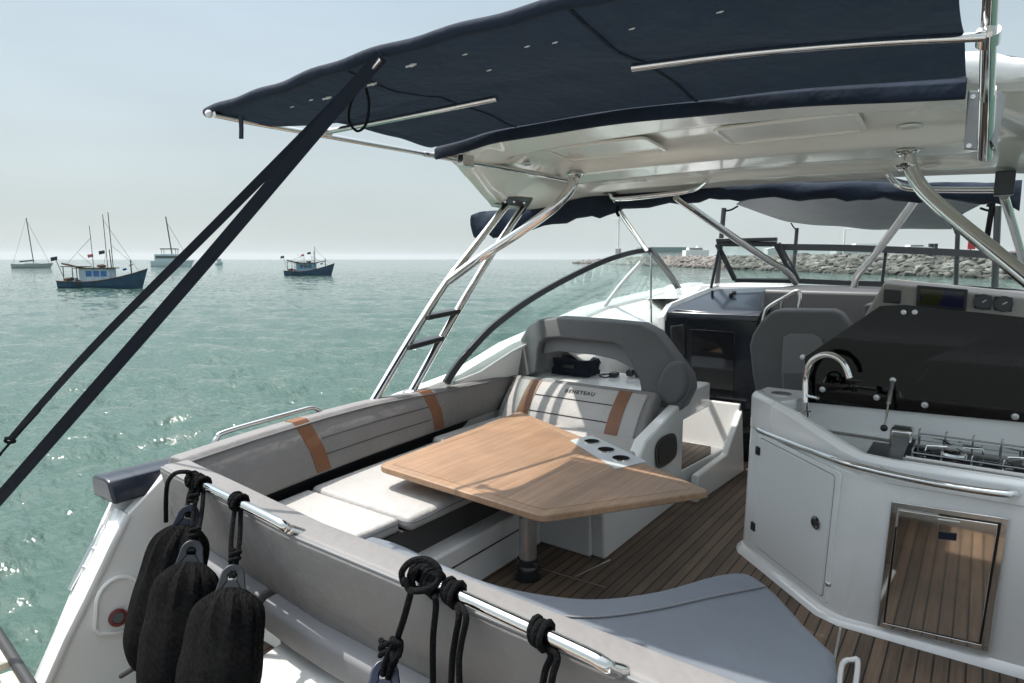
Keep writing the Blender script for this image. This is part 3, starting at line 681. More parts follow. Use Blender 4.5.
for y0 in (2.02, 3.02):
    bm = nb(); rings = []
    for z in np.linspace(.532, cZt(y0)-.028, 9):
        o_ = .06*(1-(z-.532)/.25)
        rings.append([face(y0+o_, z, .003), face(y0+o_+.10, z, .003), face(y0+o_+.10, z, -.02), face(y0+o_, z, -.02)])
    zt = cZt(y0)
    rings.append([V(cXt(y0+o)-.028, y0+o, zt+.003) for o in (0, .10)]+[V(cXt(y0+o)-.03, y0+o, zt-.02) for o in (.10, 0)])
    rings.append([V(cXt(y0+o)-.10, y0+o, zt-.001) for o in (0, .10)]+[V(cXt(y0+o)-.10, y0+o, zt-.02) for o in (.10, 0)])
    loft(bm, rings); cb.part('leather_band', bm, 'leather')
M['stitch'] = basic('dark_stitching', (.05,.05,.05), .8)
for z in (.612, .695):
    bm = nb(); tube(bm, [face(y, z, .001) for y in np.linspace(2.16, 3.04, 12)], .003, 6); cb.part('stitched_seam', bm, 'stitch', pad)
bm = nb(); loft(bm, [[V(cXb(y)-.07,y,.36), V(cXb(y)-.05,y,.53), V(cXb(y)-.11,y,.53), V(cXb(y)-.11,y,.36)] for y in np.linspace(1.36, 4.3, 20)]); cb.part('recess_shade', bm, 'black')  # black strip paints the shadow band below the backrest
bm = nb(); tube(bm, [V(cXt(y)-.002, y, cZt(y)-.018) for y in np.linspace(1.36, 4.3, 24)], .005, 6); cb.part('piping', bm, 'vinyl_mid', pad)

# ------------------------------------------------------------------ stern backrest
TX = [-2.78,-2.66,-2.30,-1.68,-1.12,-.53,.35]
def tA(x): return interp(TX, [1.265,1.245,1.215,1.155,1.148,1.135,1.13], x)
sb = Thing('stern_upholstery', 'long taupe padded stern backrest crossing the foreground, two chrome rails on its top', 'backrest', (-1.3, 1.2, .3))
xs = np.linspace(-2.69, .35, 40)
def tsec(x, k=1):
    P = [V(x,tA(x)+.18,.42), V(x,tA(x)+.135,.785), V(x,tA(x)+.12,.802), V(x,tA(x)+.02,.806), V(x,tA(x),.788), V(x,tA(x)+.015,.72), V(x,tA(x)+.085,.49), V(x,tA(x)+.10,.46)]
    c = V(x, tA(x)+.10, .62); return [c+(p-c)*k for p in P]
bm = nb(); loft(bm, [tsec(-2.742,.62), tsec(-2.735,.80), tsec(-2.72,.91), tsec(-2.705,.97)]+[tsec(x) for x in xs])
pad = sb.part('padding', bm, 'vinyl_taupe', bevel=.010)
bm = nb(); tube(bm, [V(x,tA(x)+.006,.798) for x in xs], .005, 6); sb.part('piping', bm, 'vinyl_mid', pad)
for x0, x1 in ((-2.5, -2.0), (-1.955, .3)):
    bm = nb(); X_ = np.linspace(x0, x1, 14)
    loft(bm, [[V(x,tA(x)+.15,.478), V(x,tA(x)+.055,.474), V(x,tA(x)+.030,.458), V(x,tA(x)+.040,.36), V(x,tA(x)+.09,.345), V(x,tA(x)+.16,.345)] for x in X_])
    sb.part('lower_roll', bm, 'vinyl_mid', bevel=.012)

# ------------------------------------------------------------------ seat bases
M['bench_band'] = basic('charcoal_bench_band', (.045,.042,.04), .6)  # charcoal band along the front below the bench cushion
def plinth(name, bm, **k): return yacht.part(name, bm, 'gelcoat', bevel=.015, **k)
bm = nb(); slab(bm, [(-2.95,1.5),(-1.98,1.5),(-1.98,3.035),(-2.95,3.035)], .001, .262); bb = plinth('bench_base', bm)
bm = nb(); slab(bm, [(-2.95,1.5),(-2.085,1.5),(-2.085,3.035),(-2.95,3.035)], .263, .402); yacht.part('bench_front_band', bm, 'bench_band', bb)
bm = nb(); box(bm, -1.979, -1.976, 1.7, 3.03, .165, .172); yacht.part('panel_gap', bm, 'black', bb, smooth=False)
bm = nb(); slab(bm, [(-2.9,3.04),(-1.66,3.04),(-1.66,3.78),(-2.9,3.78)], .001, .40); plinth('twin_seat_base', bm)
bm = nb(); prism(bm, [V(-1.665,3.06,.0015), V(-1.665,3.03,.41), V(-1.665,3.44,.43), V(-1.665,3.58,.56), V(-1.665,4.18,.70), V(-1.665,4.18,.0015)], (.085,0,0)); tp = plinth('twin_seat_base', bm)
vp = smooth_pts([atx(x, y, -1.575) for x, y in ((655,455),(656,445),(662,437),(672,433),(676,438),(676,454),(670,462),(660,468),(656,466))], 3, True)
bm = nb(); prism(bm, vp, (.006,0,0)); yacht.part('vent_frame', bm, 'grey_frame', tp, bevel=.003)
cc = sum(vp, V(0,0,0))/len(vp); bm = nb(); prism(bm, [cc+(p-cc)*.78+V(.004,0,0) for p in vp], (.006,0,0)); yacht.part('vent_opening', bm, 'black', tp)
bm = nb(); slab(bm, [(-2.3,1.5),(-.42,1.5),(-.42,2.0),(-.75,2.35),(-2.0,1.72),(-2.3,1.72)], .001, .30); plinth('sunpad_base', bm)

# ------------------------------------------------------------------ cushions
def cushion(name, lab, pts, z0, z1, m, r=.06, bev=.028, grp=None, crown=.006):
    P = round_poly([V(p[0], p[1], 0) for p in pts], r, 4)
    bm = nb(); c = sum(P, V(0,0,0))/len(P)
    loft(bm, [[V(p.x,p.y,z0) for p in P], [V(p.x,p.y,z1) for p in P]], cap=False)
    bm.verts.ensure_lookup_table(); n = len(P); bot = list(bm.verts)[:n]; top = list(bm.verts)[n:2*n]
    bm.faces.new(bot[::-1]); bm.faces.new(top)
    o = single(name, lab, 'cushion', bm, m, grp, bevel=bev, seg=4)
    bm = nb(); cn = sum(P, V(0,0,0))/len(P); tube(bm, [V(*(p+(cn-p).normalized()*.004).xy, z1-.026) for p in P], .0045, 6, closed=True); mk('piping', bm, 'vinyl_mid', o, Vector(o.location))
    return o
cushion('seat_cushion', 'large sunlit light grey seat cushion on the bench beside the table', [(-2.77,2.03),(-2.04,2.03),(-2.04,3.02),(-2.2,3.6),(-2.86,3.6)], .405, .475, 'vinyl_light', .04, grp='bench cushions')
cushion('seat_cushion', 'short light grey corner cushion between the stern backrest and the large bench cushion', [(-2.70,1.42),(-2.16,1.42),(-2.10,1.72),(-2.09,2.018),(-2.76,2.018)], .40, .47, 'vinyl_light', .03, grp='bench cushions')
cushion('seat_cushion', 'light grey seat cushion of the twin seat, hidden behind the table', [(-2.85,3.03),(-1.60,3.06),(-1.62,3.80),(-2.85,3.80)], .435, .50, 'vinyl_light', .05, grp='bench cushions')
sp = [atz(x, y, .45) for x, y in ((372,534),(400,542),(440,560),(490,580),(545,592),(600,596),(660,588),(715,573),(748,572),(775,590),(805,622),(836,652),(838,672),(826,700))]
sp = [(p.x, p.y) for p in sp]+[(-.25,1.40),(-.6,1.33),(-1.6,1.35),(-2.15,1.42)]
pd = Thing('sunpad', 'wide grey upholstered sunpad filling the corner behind the stern backrest', 'sunpad', (-1.0, 1.8, .3))
P = [V(p.x,p.y,0) for p in smooth_pts([V(*p,0) for p in sp[:12]], 4)]+[V(*p,0) for p in sp[12:]]
bm = nb(); loft(bm, [[V(p.x,p.y,.305) for p in P], [V(p.x,p.y,.45) for p in P]])
pdo = pd.part('pad', bm, 'pad_shade', bevel=.03, seg=4)
inner = [atz(x, y, .455) for x, y in ((470,598),(530,612),(590,617),(650,610),(710,597),(765,586))]
bm = nb(); tube(bm, smooth_pts(inner, 6), .0045, 6); pd.part('stitched_seam', bm, 'vinyl_mid', pdo)

# ------------------------------------------------------------------ twin passenger seat
ts = Thing('passenger_bench', 'twin seat with arched grey head section and quilted light grey backrest facing the table', 'seat', (-2.3, 4.0, .45))
QA, QB = V(0,4.02,.765), V(0,3.74,.43)                                   # top and bottom of the reclined face
def q(x, f, out=0): p = QA.lerp(QB, f); nrm = V(0,-.335,.28).normalized(); bulge = .03*math.sin(PI*min(1,max(0,f))); return V(x,p.y,p.z)+nrm*(out+bulge)
def qsheet(x0, x1, f0, f1, out, th, nx=4, nf=8):
    bm = nb(); rings = []
    for i in range(nf+1):
        f = f0+(f1-f0)*i/nf
        rings.append([q(x0,f,out), q(x1,f,out), q(x1,f,out-th), q(x0,f,out-th)])
    return loft(bm, rings)
ts.part('backrest', qsheet(-2.87,-1.70,-.02,1.05,0,.11), 'vinyl_taupe', bevel=.02)
qp = ts.part('quilted_panel', qsheet(-2.82,-1.76,.07,.98,.009,.03), 'vinyl_light', bevel=.008)
for x0 in (-2.70, -1.97): ts.part('leather_band', qsheet(x0,x0+.095,.06,.985,.0125,.02), 'leather')
for f in (.36, .66):
    bm = nb(); tube(bm, [q(x,f,.010) for x in np.linspace(-2.60,-1.975,8)], .004, 6); ts.part('stitched_seam', bm, 'stitch', qp)
tc = bpy.data.curves.new('lettering', 'FONT'); tc.body = 'BENETEAU'; tc.size = .042; tc.align_x = 'CENTER'; tc.align_y = 'CENTER'; tc.extrude = .0008; tc.space_character = 1.25; tc.offset = .0006
tmp = bpy.data.objects.new('tmp', tc); COL.objects.link(tmp); bpy.context.view_layer.update()
me = bpy.data.meshes.new_from_object(tmp.evaluated_get(bpy.context.evaluated_depsgraph_get())); bpy.data.objects.remove(tmp)
me.materials.clear(); me.materials.append(M['stitch']); me.name = 'lettering'
lo = bpy.data.objects.new('lettering', me); COL.objects.link(lo); lo.parent = qp
yv = (QA-QB).normalized(); xv = V(1,0,0); zv = xv.cross(yv); pm = q(-2.255,.21,.0115)-ts.off
lo.matrix_local = Matrix(((xv.x,yv.x,zv.x,pm.x),(xv.y,yv.y,zv.y,pm.y),(xv.z,yv.z,zv.z,pm.z),(0,0,0,1)))
# arched head section
def ay(x, y): 
    p = aty(x, y, 4.16); return aty(x, y, 4.10+.14*(p.z-.7)/.5)
outer = [(515,383),(516,360),(519,341),(528,325),(537,320),(556,318),(600,321),(640,325),(655,333),(672,356),(688,378),(690,392),(680,412)]
innr  = [(536,373),(537,362),(538,350),(540,343),(546,339),(558,338),(590,341),(612,343),(620,347),(630,362),(638,378),(640,388),(640,402)]
bm = nb(); dy = V(0,.16,.01)
loft(bm, [[ay(*o), ay(*i), ay(*i)+dy, ay(*o)+dy] for o, i in zip(outer, innr)]); hd = ts.part('head_arch', bm, 'vinyl_dark', bevel=.02)
bp = [(541,338),(559,336),(592,339),(616,341),(629,358),(637,374),(612,361),(590,356),(553,352),(539,355)]
bm = nb(); prism(bm, [ay(*p)+V(0,.06,0) for p in bp], (0,.06,0)); ts.part('inner_panel', bm, 'vinyl_mid', hd, bevel=.008)
bm = nb(); prism(bm, [aty(x, y, 4.07) for x, y in ((662,370),(668,363),(678,361),(685,365),(687,380),(684,395),(676,404),(664,406),(657,400),(656,385))], (0,.06,0)); ts.part('side_bolster', bm, 'vinyl_dark', bevel=.03)
# shelf behind the seat with the things lying on it
bm = nb(); box(bm, -2.84, -1.60, 4.16, 4.75, .55, .735); yacht.part('shelf', bm, 'gelcoat', bevel=.012)
c = aty(575, 372, 4.42)
bg_ = Thing('black_bag', 'soft black bag lying on the shelf inside the seat arch', 'bag', (c.x, 4.45, .737))
bm = nb(); box(bm, c.x-.17, c.x+.15, 4.36, 4.56, .74, .86); bmesh.ops.subdivide_edges(bm, edges=bm.edges[:], cuts=4, use_grid_fill=True)
for v in bm.verts: v.co += V(random.uniform(-.012,.012), random.uniform(-.012,.012), random.uniform(-.012,.012) if v.co.z > .75 else 0)
bg_.part('body', bm, 'webbing', bevel=.02)
bm = nb(); box(bm, c.x-.06, c.x+.04, 4.34, 4.352, .80, .83); bg_.part('flap', bm, 'black')
def px_on(x, y, z): p = atz(x, y, z); return V(p.x, p.y, z)
c = px_on(633, 378, .737)
th = Thing('binoculars', 'dark binoculars standing on the shelf behind the seat arch', 'binoculars', c)
for s in (-.035, .035):
    bm = nb(); lathe(bm, [(.028,0),(.032,.03),(.026,.05),(.022,.10),(.018,.105)], c+V(s,0,.033), (0,1,.05), 14); th.part('barrel', bm, 'black')
bm = nb(); box(bm, c.x-.02, c.x+.02, c.y+.02, c.y+.07, c.z+.025, c.z+.045); th.part('bridge', bm, 'black')
c = px_on(607, 376, .737)
th = Thing('headset', 'loose dark cable and clip lying on the white shelf beside the black bag', 'cable', c)
bm = nb(); tube(bm, [c+V(.05*math.cos(a)*(1+.2*math.sin(3*a)), .09*math.sin(a), .008+.006*math.sin(2*a)) for a in np.linspace(0, 11, 40)], .006, 6); th.part('cable', bm, 'black')
bm = nb(); box(bm, c.x+.03, c.x+.09, c.y-.03, c.y+.04, c.z, c.z+.035); th.part('clip', bm, 'black', bevel=.006)
c = px_on(590, 371, .737); bm = nb(); lathe(bm, [(.001,0),(.033,0),(.036,.05),(.033,.052),(.03,.01),(.001,.01)], c, (0,0,1), 18)
single('metal_cup', 'small steel cup on the shelf just right of the black bag', 'cup', bm, 'brushed')

# ------------------------------------------------------------------ table
TZ = .58
tb = [atz(x, y, TZ+.015) for x, y in ((377,465),(542,516),(711,491),(520,411))]
tab = Thing('cockpit_table', 'teak cockpit table with pointed leaf on a single grey pedestal', 'table', (-1.82, 2.65, 0))
def ins(P, d):
    n = len(P); out = []
    for i in range(n):
        a, b, c = P[i-1], P[i], P[(i+1) % n]; e1 = (b-a).normalized(); e2 = (c-b).normalized(); n1 = V(-e1.y,e1.x,0); n2 = V(-e2.y,e2.x,0)
        k = (n1+n2); k = k/ max(.3, (1+n1.dot(n2))); out.append(b+k*d)
    return out
T0 = [V(p.x,p.y,0) for p in tb]
O_ = round_poly(T0, [.06,.05,.035,.05], 6); 
T1 = ins(T0, .062) if (ins(T0,.01)[0]-sum(T0,V(0,0,0))/4).length < (T0[0]-sum(T0,V(0,0,0))/4).length else ins(T0, -.062)
I_ = round_poly(T1, .004, 6)
bm = nb(); loft(bm, [[V(p.x,p.y,TZ-.02) for p in I_], [V(p.x,p.y,TZ+.0145) for p in I_]]); top = tab.part('tabletop', bm, 'teak_table', smooth=False)
bm = nb()
loft(bm, [[V(a.x,a.y,TZ-.018), V(a.x,a.y,TZ+.015), V(b.x,b.y,TZ+.015), V(b.x,b.y,TZ-.018)] for a, b in zip(O_, I_)], loop=True); tab.part('edge_band', bm, 'teak_edge', top, bevel=.006, angle=50)
cp = [atz(x, y, TZ+.02) for x, y in ((570,440),(592,435),(647,461),(616,468.5))]
plate = None
bm = nb(); prism(bm, [V(p.x,p.y,TZ+.0150) for p in round_poly(cp, .012, 4)], (0,0,.004)); M['plate_pale'] = basic('pale_satin_plate', (.62,.64,.65), .35, .3, .03, 20)
plate = tab.part('cup_holder_plate', bm, 'plate_pale', smooth=False)
for x, y in ((592,441.7),(606,450),(621,458.6)):
    p = atz(x, y, TZ+.02); c = V(p.x,p.y,TZ+.0192)
    bm = nb(); lathe(bm, [(.042,0),(.0425,.006),(.047,.006),(.048,0)], c, (0,0,1), 28); tab.part('cup_ring', bm, 'chrome', plate)
    bm = nb(); disc(bm, c, (0,0,1), .0422, .002, 28); tab.part('cup_well', bm, 'rope', plate)
c = atz(685, 481, TZ+.015); bm = nb(); lathe(bm, [(.02,0),(.02,.002),(.012,.003),(.001,.003)], V(c.x,c.y,TZ+.0145), (0,0,1)); 
bm.free()
pc = V(-1.82,2.66,0)
bm = nb(); lathe(bm, [(.046,.02),(.046,.33),(.042,.33),(.042,.555)], pc, (0,0,1), 28); pedst = tab.part('pedestal', bm, 'chrome_dull')
bm = nb(); lathe(bm, [(.072,.001),(.072,.012),(.058,.02),(.055,.05),(.047,.052)], pc, (0,0,1), 28); tab.part('base_plate', bm, 'black')
for z in (.07, .49):
    bm = nb(); lathe(bm, [(.046,0),(.056,.003),(.056,.035),(.046,.038)], pc+V(0,0,z), (0,0,1), 28); cl_ = tab.part('clamp_collar', bm, 'grey_frame')
    bm = nb(); tube(bm, [pc+V(.05,-.02,z+.02), pc+V(.09,-.03,z+.02)], .012, 10); tab.part('clamp_lever', bm, 'grey_frame', cl_)
bm = nb(); box(bm, pc.x-.18, pc.x+.18, pc.y-.15, pc.y+.15, .545, .5595); tab.part('top_bracket', bm, 'black', smooth=False)

# ------------------------------------------------------------------ rails
def rail(lab, pts, r, m='chrome', n=12, sub=6, feet=()):
    P = [Vector(p) for p in pts]
    t = Thing('grab_rail', lab, 'rail', (P[0]+P[-1])/2, group='chrome grab rails')
    bm = nb(); tube(bm, P, r, n, sub=sub); t.part('bar', bm, m)
    for f, nrm in feet:
        bm = nb(); lathe(bm, [(r*1.8,0),(r*1.7,.006),(r*1.05,.011)], f, nrm, 16); t.part('foot', bm, m)
    return t
e1, e2 = atz(203,485,.845), atz(276,521,.845)
RAIL1 = (e1, e2)
s1 = e1-(e2-e1).normalized()*.10
rail('short chrome rail on the far end of the stern backrest, hung with the black fenders', [s1+V(-.03,.05,-.045), s1, e1, (e1+e2)/2, e2, atz(284,526,.838), atz(288,528.5,.822), atz(288,528.5,.822)+V(.012,.035,-.022), atz(288,528.5,.822)+V(.014,.075,-.05)], .0155)
f1, f2 = atz(424,579,.845), atz(582,652,.845)
RAIL2 = (f1, f2); s2 = f1-(f2-f1).normalized()*.03
rail('long chrome rail on the near stern backrest with black ropes tied to it', [s2+V(-.02,.05,-.045), s2, f1, (f1+f2)/2, f2, atz(602,663,.838), atz(610,668,.822), atz(610,668,.822)+V(.012,.035,-.022), atz(610,668,.822)+V(.014,.075,-.05)], .0155)
for (a, b), fs in ((RAIL1, (.3,.9)), (RAIL2, (.05,.55))): pass
p = [atx(x, y, -3.0) for x, y in ((213,446),(217,438),(228,431),(295,412),(312,408),(321,411))]
rail('low chrome hand rail on the side deck beyond the backrest', p, .013)

# ------------------------------------------------------------------ fenders and ropes
def fender(lab, eye_px, bot_px, ytop, ybot, r, eye_m, knot_px):
    a, b = aty(*eye_px, ytop), aty(*bot_px, ybot)
    ax = (b-a).normalized(); L = (b-a).length
    t = Thing('fender', lab, 'fender', b, group='black fenders hanging from the stern rails')
    prof = [(.03,.0),(.05,.012),(r*.78,.045),(r*.92,.09),(r*.97,.17),(r*1.02,L*.5),(r,L-.16),(r*.9,L-.09),(r*.6,L-.03),(.03,L),(.012,L+.01)]
    bm = nb(); nn = 40; u = ax.orthogonal().normalized(); w = ax.cross(u); rings = []
    hs = np.linspace(0, 1, 46); ph = random.uniform(0, 6)
    PR = smooth_pts([V(r_, h, 0) for r_, h in prof], 5)
    for v in PR:
        rings.append([])
        for j in range(nn):
            an = 2*PI*j/nn
            pl = 1+.12*math.sin(13*an+ph+math.sin(2*an))*math.exp(-max(0, v.y-.02)*8)+.012*math.sin(3*an+v.y*9+ph)
            rings[-1].append(a+ax*v.y+(u*math.cos(an)+w*math.sin(an))*max(.002, v.x)*pl)
    loft(bm, rings); body = t.part('sock', bm, 'fender')
    for an in (.6, 3.6):
        bm = nb(); tube(bm, [a+ax*v.y+(u*math.cos(an)+w*math.sin(an))*(v.x*1.01) for v in PR[14:-10]], .004, 6); t.part('seam', bm, 'fender', body)
    # moulded eye
    side = ax.cross((_C-a).normalized()).normalized()
    fr = side.cross(ax).normalized()
    bm = nb(); ring = []
    e0 = a-ax*.03
    outr = [e0+side*(.036*math.cos(q_))-ax*(.040*math.sin(q_)) for q_ in np.linspace(0, PI, 13)]
    outr = [a+ax*.04+side*.05]+outr+[a+ax*.04-side*.05]
    inn_ = [e0+side*(.013*math.cos(q_))-ax*(.015*math.sin(q_)) for q_ in np.linspace(-.6, PI+.6, 15)]
    loft(bm, [[o-fr*.016, i-fr*.013, i+fr*.013, o+fr*.016] for o, i in zip(outr, inn_)]); t.part('eye', bm, eye_m, bevel=.006)
    bm = nb(); prism(bm, [outr[0]-fr*.015, inn_[0]-fr*.014, inn_[-1]-fr*.014, outr[-1]-fr*.015], fr*.03); t.part('eye_web', bm, eye_m)
    k = knot_px; ep = e0
    for o in (-.008, .008):
        m_ = (k+ep)/2+side*o*1.6+V(0,0,-.004)
        bm = nb(); tube(bm, [k+side*o, m_, ep+side*o*.5+fr*.012], .0075, 8, sub=5); t.part('lanyard', bm, 'rope')
    bm = nb(); tube(bm, [ep-ax*.05+(side*math.cos(q_)+fr*math.sin(q_))*.013-ax*(q_*.003) for q_ in np.linspace(0, 12.6, 24)], .0075, 8); t.part('knot', bm, 'rope')
    return t
def coil(axis_a, axis_b, f, r=.026, turns=2.4, rr=.0078, w=.03):
    d = (axis_b-axis_a); L = d.length; d.normalize(); c = axis_a+d*(f*L); u = d.orthogonal().normalized(); v = d.cross(u)
    return [c+d*(w*(q_/(turns*2*PI)-.5))+(u*math.cos(q_)+v*math.sin(q_))*(r+.003*math.sin(q_*1.7)) for q_ in np.linspace(0, turns*2*PI, int(14*turns))]
A1, B1 = RAIL1
fd1 = fender('black fleece fender with dark blue eye, farthest of the three hanging together', (186,525), (146,672), 1.10, .92, .105, 'blue_plastic', A1.lerp(B1,-.12))
fd2 = fender('black fleece fender with grey eye, middle one of the three hanging together', (190,562), (166,716), 1.03, .86, .107, 'eye_plastic', A1.lerp(B1,-.02))
fd3 = fender('black fleece fender with large grey eye, nearest of the three hanging together', (231,588), (210,752), 1.04, .86, .114, 'eye_plastic', A1.lerp(B1,.52))
A2, B2 = RAIL2
fd4 = fender('black fender showing only its dark eye at the bottom edge below the rope ring', (384,690), (378,850), 1.03, .86, .125, 'blue_plastic', aty(396,644,1.06))
for t, f in ((fd1,-.14),(fd2,-.03),(fd3,.52)):
    bm = nb(); tube(bm, coil(A1,B1,f), .0078, 8); t.part('hitch', bm, 'rope')
bm = nb(); tube(bm, [A1.lerp(B1,-.2)+V(0,0,.02), aty(188,472,1.14), aty(176,473,1.12), aty(168,482,1.12), aty(166,500,1.13), aty(166,522,1.13)], .008, 8, sub=6); fd1.part('rope_tail', bm, 'rope')
bm = nb(); tube(bm, [aty(134,668,.90), aty(121,676,.88)], .009, 8); fd1.part('tail_toggle', bm, 'rubber')
bm = nb(); tube(bm, coil(A2,B2,-.02,.032,2.2,.0085,.03), .0085, 8); fd4.part('hitch', bm, 'rope')
bm = nb(); tube(bm, [aty(404,584,1.09), aty(402,572,1.09), aty(412,561,1.1), aty(428,560,1.11), aty(439,570,1.11), aty(437,583,1.1), aty(425,590,1.08), aty(410,590,1.08), aty(405,580,1.08)], .0085, 8, sub=6, closed=True); fd4.part('rope_ring', bm, 'rope')
bm = nb(); tube(bm, [aty(411,592,1.07), aty(404,618,1.06), aty(397,640,1.06), aty(391,665,1.05), aty(386,690,1.04)], .0085, 8, sub=5); fd4.part('rope_line', bm, 'rope')
bm = nb(); c = aty(396,643,1.055); tube(bm, [c+V(.018*math.cos(q_)+.004*q_*.2,-.012*math.sin(q_*1.3),.016*math.sin(q_)-.002*q_) for q_ in np.linspace(0, 11, 30)], .0085, 8); fd4.part('knot', bm, 'rope')
def loose_rope(lab, f, lines, grp='black ropes tied to the near stern rail'):
    c = A2.lerp(B2, f); t = Thing('tied_rope', lab, 'rope', c, group=grp)
    bm = nb(); tube(bm, coil(A2,B2,f,.026,2.6,.008,.034), .008, 8); t.part('hitch', bm, 'rope')
    for L_ in lines:
        bm = nb(); tube(bm, [c+V(0,0,-.02)]+[aty(*p) for p in L_], .0078, 8, sub=6); t.part('line', bm, 'rope')
loose_rope('single thick black rope hanging straight from the near rail beside the rope ring', .07, [[(436,606,1.09),(433,640,1.09),(433,690,1.08),(432,740,1.06)]])
loose_rope('doubled black rope hanging from the middle of the near rail', .22, [[(459,614,1.09),(455,640,1.085),(452,665,1.08),(450,730,1.07)], [(466,615,1.085),(461,645,1.08),(459,668,1.07),(462,730,1.06)]])
c = aty(455,678,1.075)
loose_rope('short doubled black rope hanging near the right end of the near rail', .78, [[(551,655,1.10),(545,672,1.095),(541,700,1.09),(540,740,1.08)], [(557,655,1.09),(553,675,1.085),(549,700,1.08),(548,740,1.07)]])

# ================================================================== hardtop
HW = 1.43
ht = Thing('hardtop', 'glossy white hardtop roof spanning the cockpit on bent chrome posts', 'hardtop', (CX, 3.7, 2.0))
def h_edge(y): return interp([2.72,2.85,3.1,3.5,3.85,4.1,4.4,4.65], [2.235,2.23,2.165,2.09,2.04,2.035,2.05,2.07], y)
HX = -1.24
def h_w(y): return interp([2.72,3.0,3.4,3.85,4.4,4.65], [1.30,1.38,1.57,1.79,1.80,1.76], y)
def h_main(y): return 2.305-(y-2.72)*.078
def under(a, b):
    u = 2*a-1; y = 2.72+b*1.93
    s = abs(u); x = HX+u*h_w(y)
    m = h_main(y)-.05*u*u
    f = sstep(.74, 1.0, s)
    z = m*(1-f)+h_edge(y)*f
    w = (1-sstep(.60,.70,s))
    z += .055*sstep(3.12,3.22,y)*(1-sstep(3.62,3.72,y))*(1-sstep(.70,.78,s))          # recessed panel
    z -= .022*sstep(3.66,3.72,y)*(1-sstep(3.98,4.04,y))*w                              # cross beam
    z += .035*sstep(4.02,4.08,y)*(1-sstep(4.36,4.44,y))*w
    yy = y+(.10*u*u if b < .5 else .10*u*u*(1-b)*2)
    return V(x, yy, z)
def topz(a, b):
    p = under(a, b); u = 2*a-1; z = 2.40-.055*u*u-(p.y-2.72)*.062
    e = sstep(.9,1,abs(u)); e = max(e, 0)
    return V(p.x, p.y, z*(1-e*.35)+ (p.z+.02)*e*.35)
bm = nb(); sheet(bm, under, 110, 90); hs = ht.part('underside', bm, 'hardtop_gel')
bm = nb(); sheet(bm, topz, 40, 24); ht.part('top_shell', bm, 'gelcoat')
loopu = [(i/60,0) for i in range(60)]+[(1,i/60) for i in range(60)]+[(1-i/60,1) for i in range(60)]+[(0,1-i/60) for i in range(60)]
cen = V(CX,3.7,0)
def outw(p, d): v = V(p.x-cen.x,(p.y-cen.y)*1.4,0).normalized(); return p+v*d
bm = nb(); loft(bm, [[under(*q_), outw(under(*q_).lerp(topz(*q_),.15),.022), outw(under(*q_).lerp(topz(*q_),.6),.03), outw(under(*q_).lerp(topz(*q_),.9),.015), topz(*q_)] for q_ in loopu], closed=False, loop=True); ht.part('rim', bm, 'gelcoat')
def on_under(x, y):                                                      # photo point on the underside
    lo = 1.9; best = None
    for i in range(400):
        Y_ = 2.6+i*.006; p = aty(x, y, Y_); a = ((p.x-HX)/h_w(Y_)+1)/2
        if not 0 <= a <= 1: continue
        s_ = under(a, max(0, min(1, (Y_-2.72-.08*(2*a-1)**2)/1.93))); d = abs(p.z-s_.z)
        if best is None or d < best[0]: best = (d, V(p.x,Y_,s_.z))
    return best[1]
for x, y in ((640,181),(931,166),(523,164),(910,127),(815,127)):
    c = on_under(x, y)
    bm = nb(); lathe(bm, [(.055,.004),(.052,-.006),(.038,-.008)], c, (0,0,1), 24); d_ = ht.part('downlight', bm, 'white_plastic')
    bm = nb(); disc(bm, c+V(0,0,-.0085), (0,0,1), .036, .002, 20); ht.part('lens', bm, 'brushed', d_)
# hatch frames set in the recessed panel
for x0, x1 in ((-2.15,-1.5),(-1.15,-.5)):
    bm = nb(); z = 2.265
    P = [V(x0,3.27,z+.03), V(x1,3.27,z+.03), V(x1,3.60,z+.005), V(x0,3.60,z+.005)]
    P = round_poly(P, .05, 4); c = sum(P, V(0,0,0))/len(P)
    loft(bm, [[p, p+V(0,0,-.016), c+(p-c)*.93+V(0,0,-.016), c+(p-c)*.93] for p in P], loop=True); hf = ht.part('hatch_frame', bm, 'hardtop_gel', bevel=.004)
    bm = nb(); prism(bm, [c+(p-c)*.93+V(0,0,-.006) for p in P], (0,0,.01)); ht.part('hatch_panel', bm, 'hardtop_gel', hf)
def post(name, pts, r, sub=7, m='chrome', n=14):
    bm = nb(); tube(bm, pts, r, n, sub=sub); return ht.part(name, bm, m)
def flange(p, par, r=.06):
    bm = nb(); lathe(bm, [(r,0),(r,-.008),(r*.75,-.014),(r*.6,-.03)], p, (0,0,1), 20); ht.part('flange', bm, 'chrome', par)
m1 = on_under(575,173)
pp = post('aft_post', [m1, aty(571,188,m1.y-.04), aty(553,208,m1.y-.10), aty(520,232,m1.y-.12), aty(480,258,m1.y-.16), atx(446,283,-2.975)], .033); flange(m1, pp)
m2 = on_under(908,150)
pp = post('aft_post', [m2, aty(911,168,m2.y-.02), aty(922,188,m2.y-.06), aty(945,211,m2.y-.13), aty(985,244,m2.y-.25), aty(1030,281,m2.y-.38), aty(1070,314,m2.y-.5)], .034); flange(m2, pp); flange(m2+V(0,-.015,-.07), pp, .055)
c = on_under(606,190)
post('forward_post', [aty(613,196,4.55), aty(622,215,4.75), aty(646,249,5.70)], .022, 4)
pb = atz(797,282,1.44); pb = aty(797,283,6.15)
pp = post('forward_post', [aty(676,197,4.60), aty(720,228,5.1), aty(765,258,5.65), aty(786,271,5.95), aty(796,283,6.1)], .028, 5, 'brushed')
pp = post('forward_post', [aty(922,190,4.95), aty(897,225,5.4), aty(872,258,5.85), aty(858,275,6.05), aty(853,288,6.1)], .028, 5)
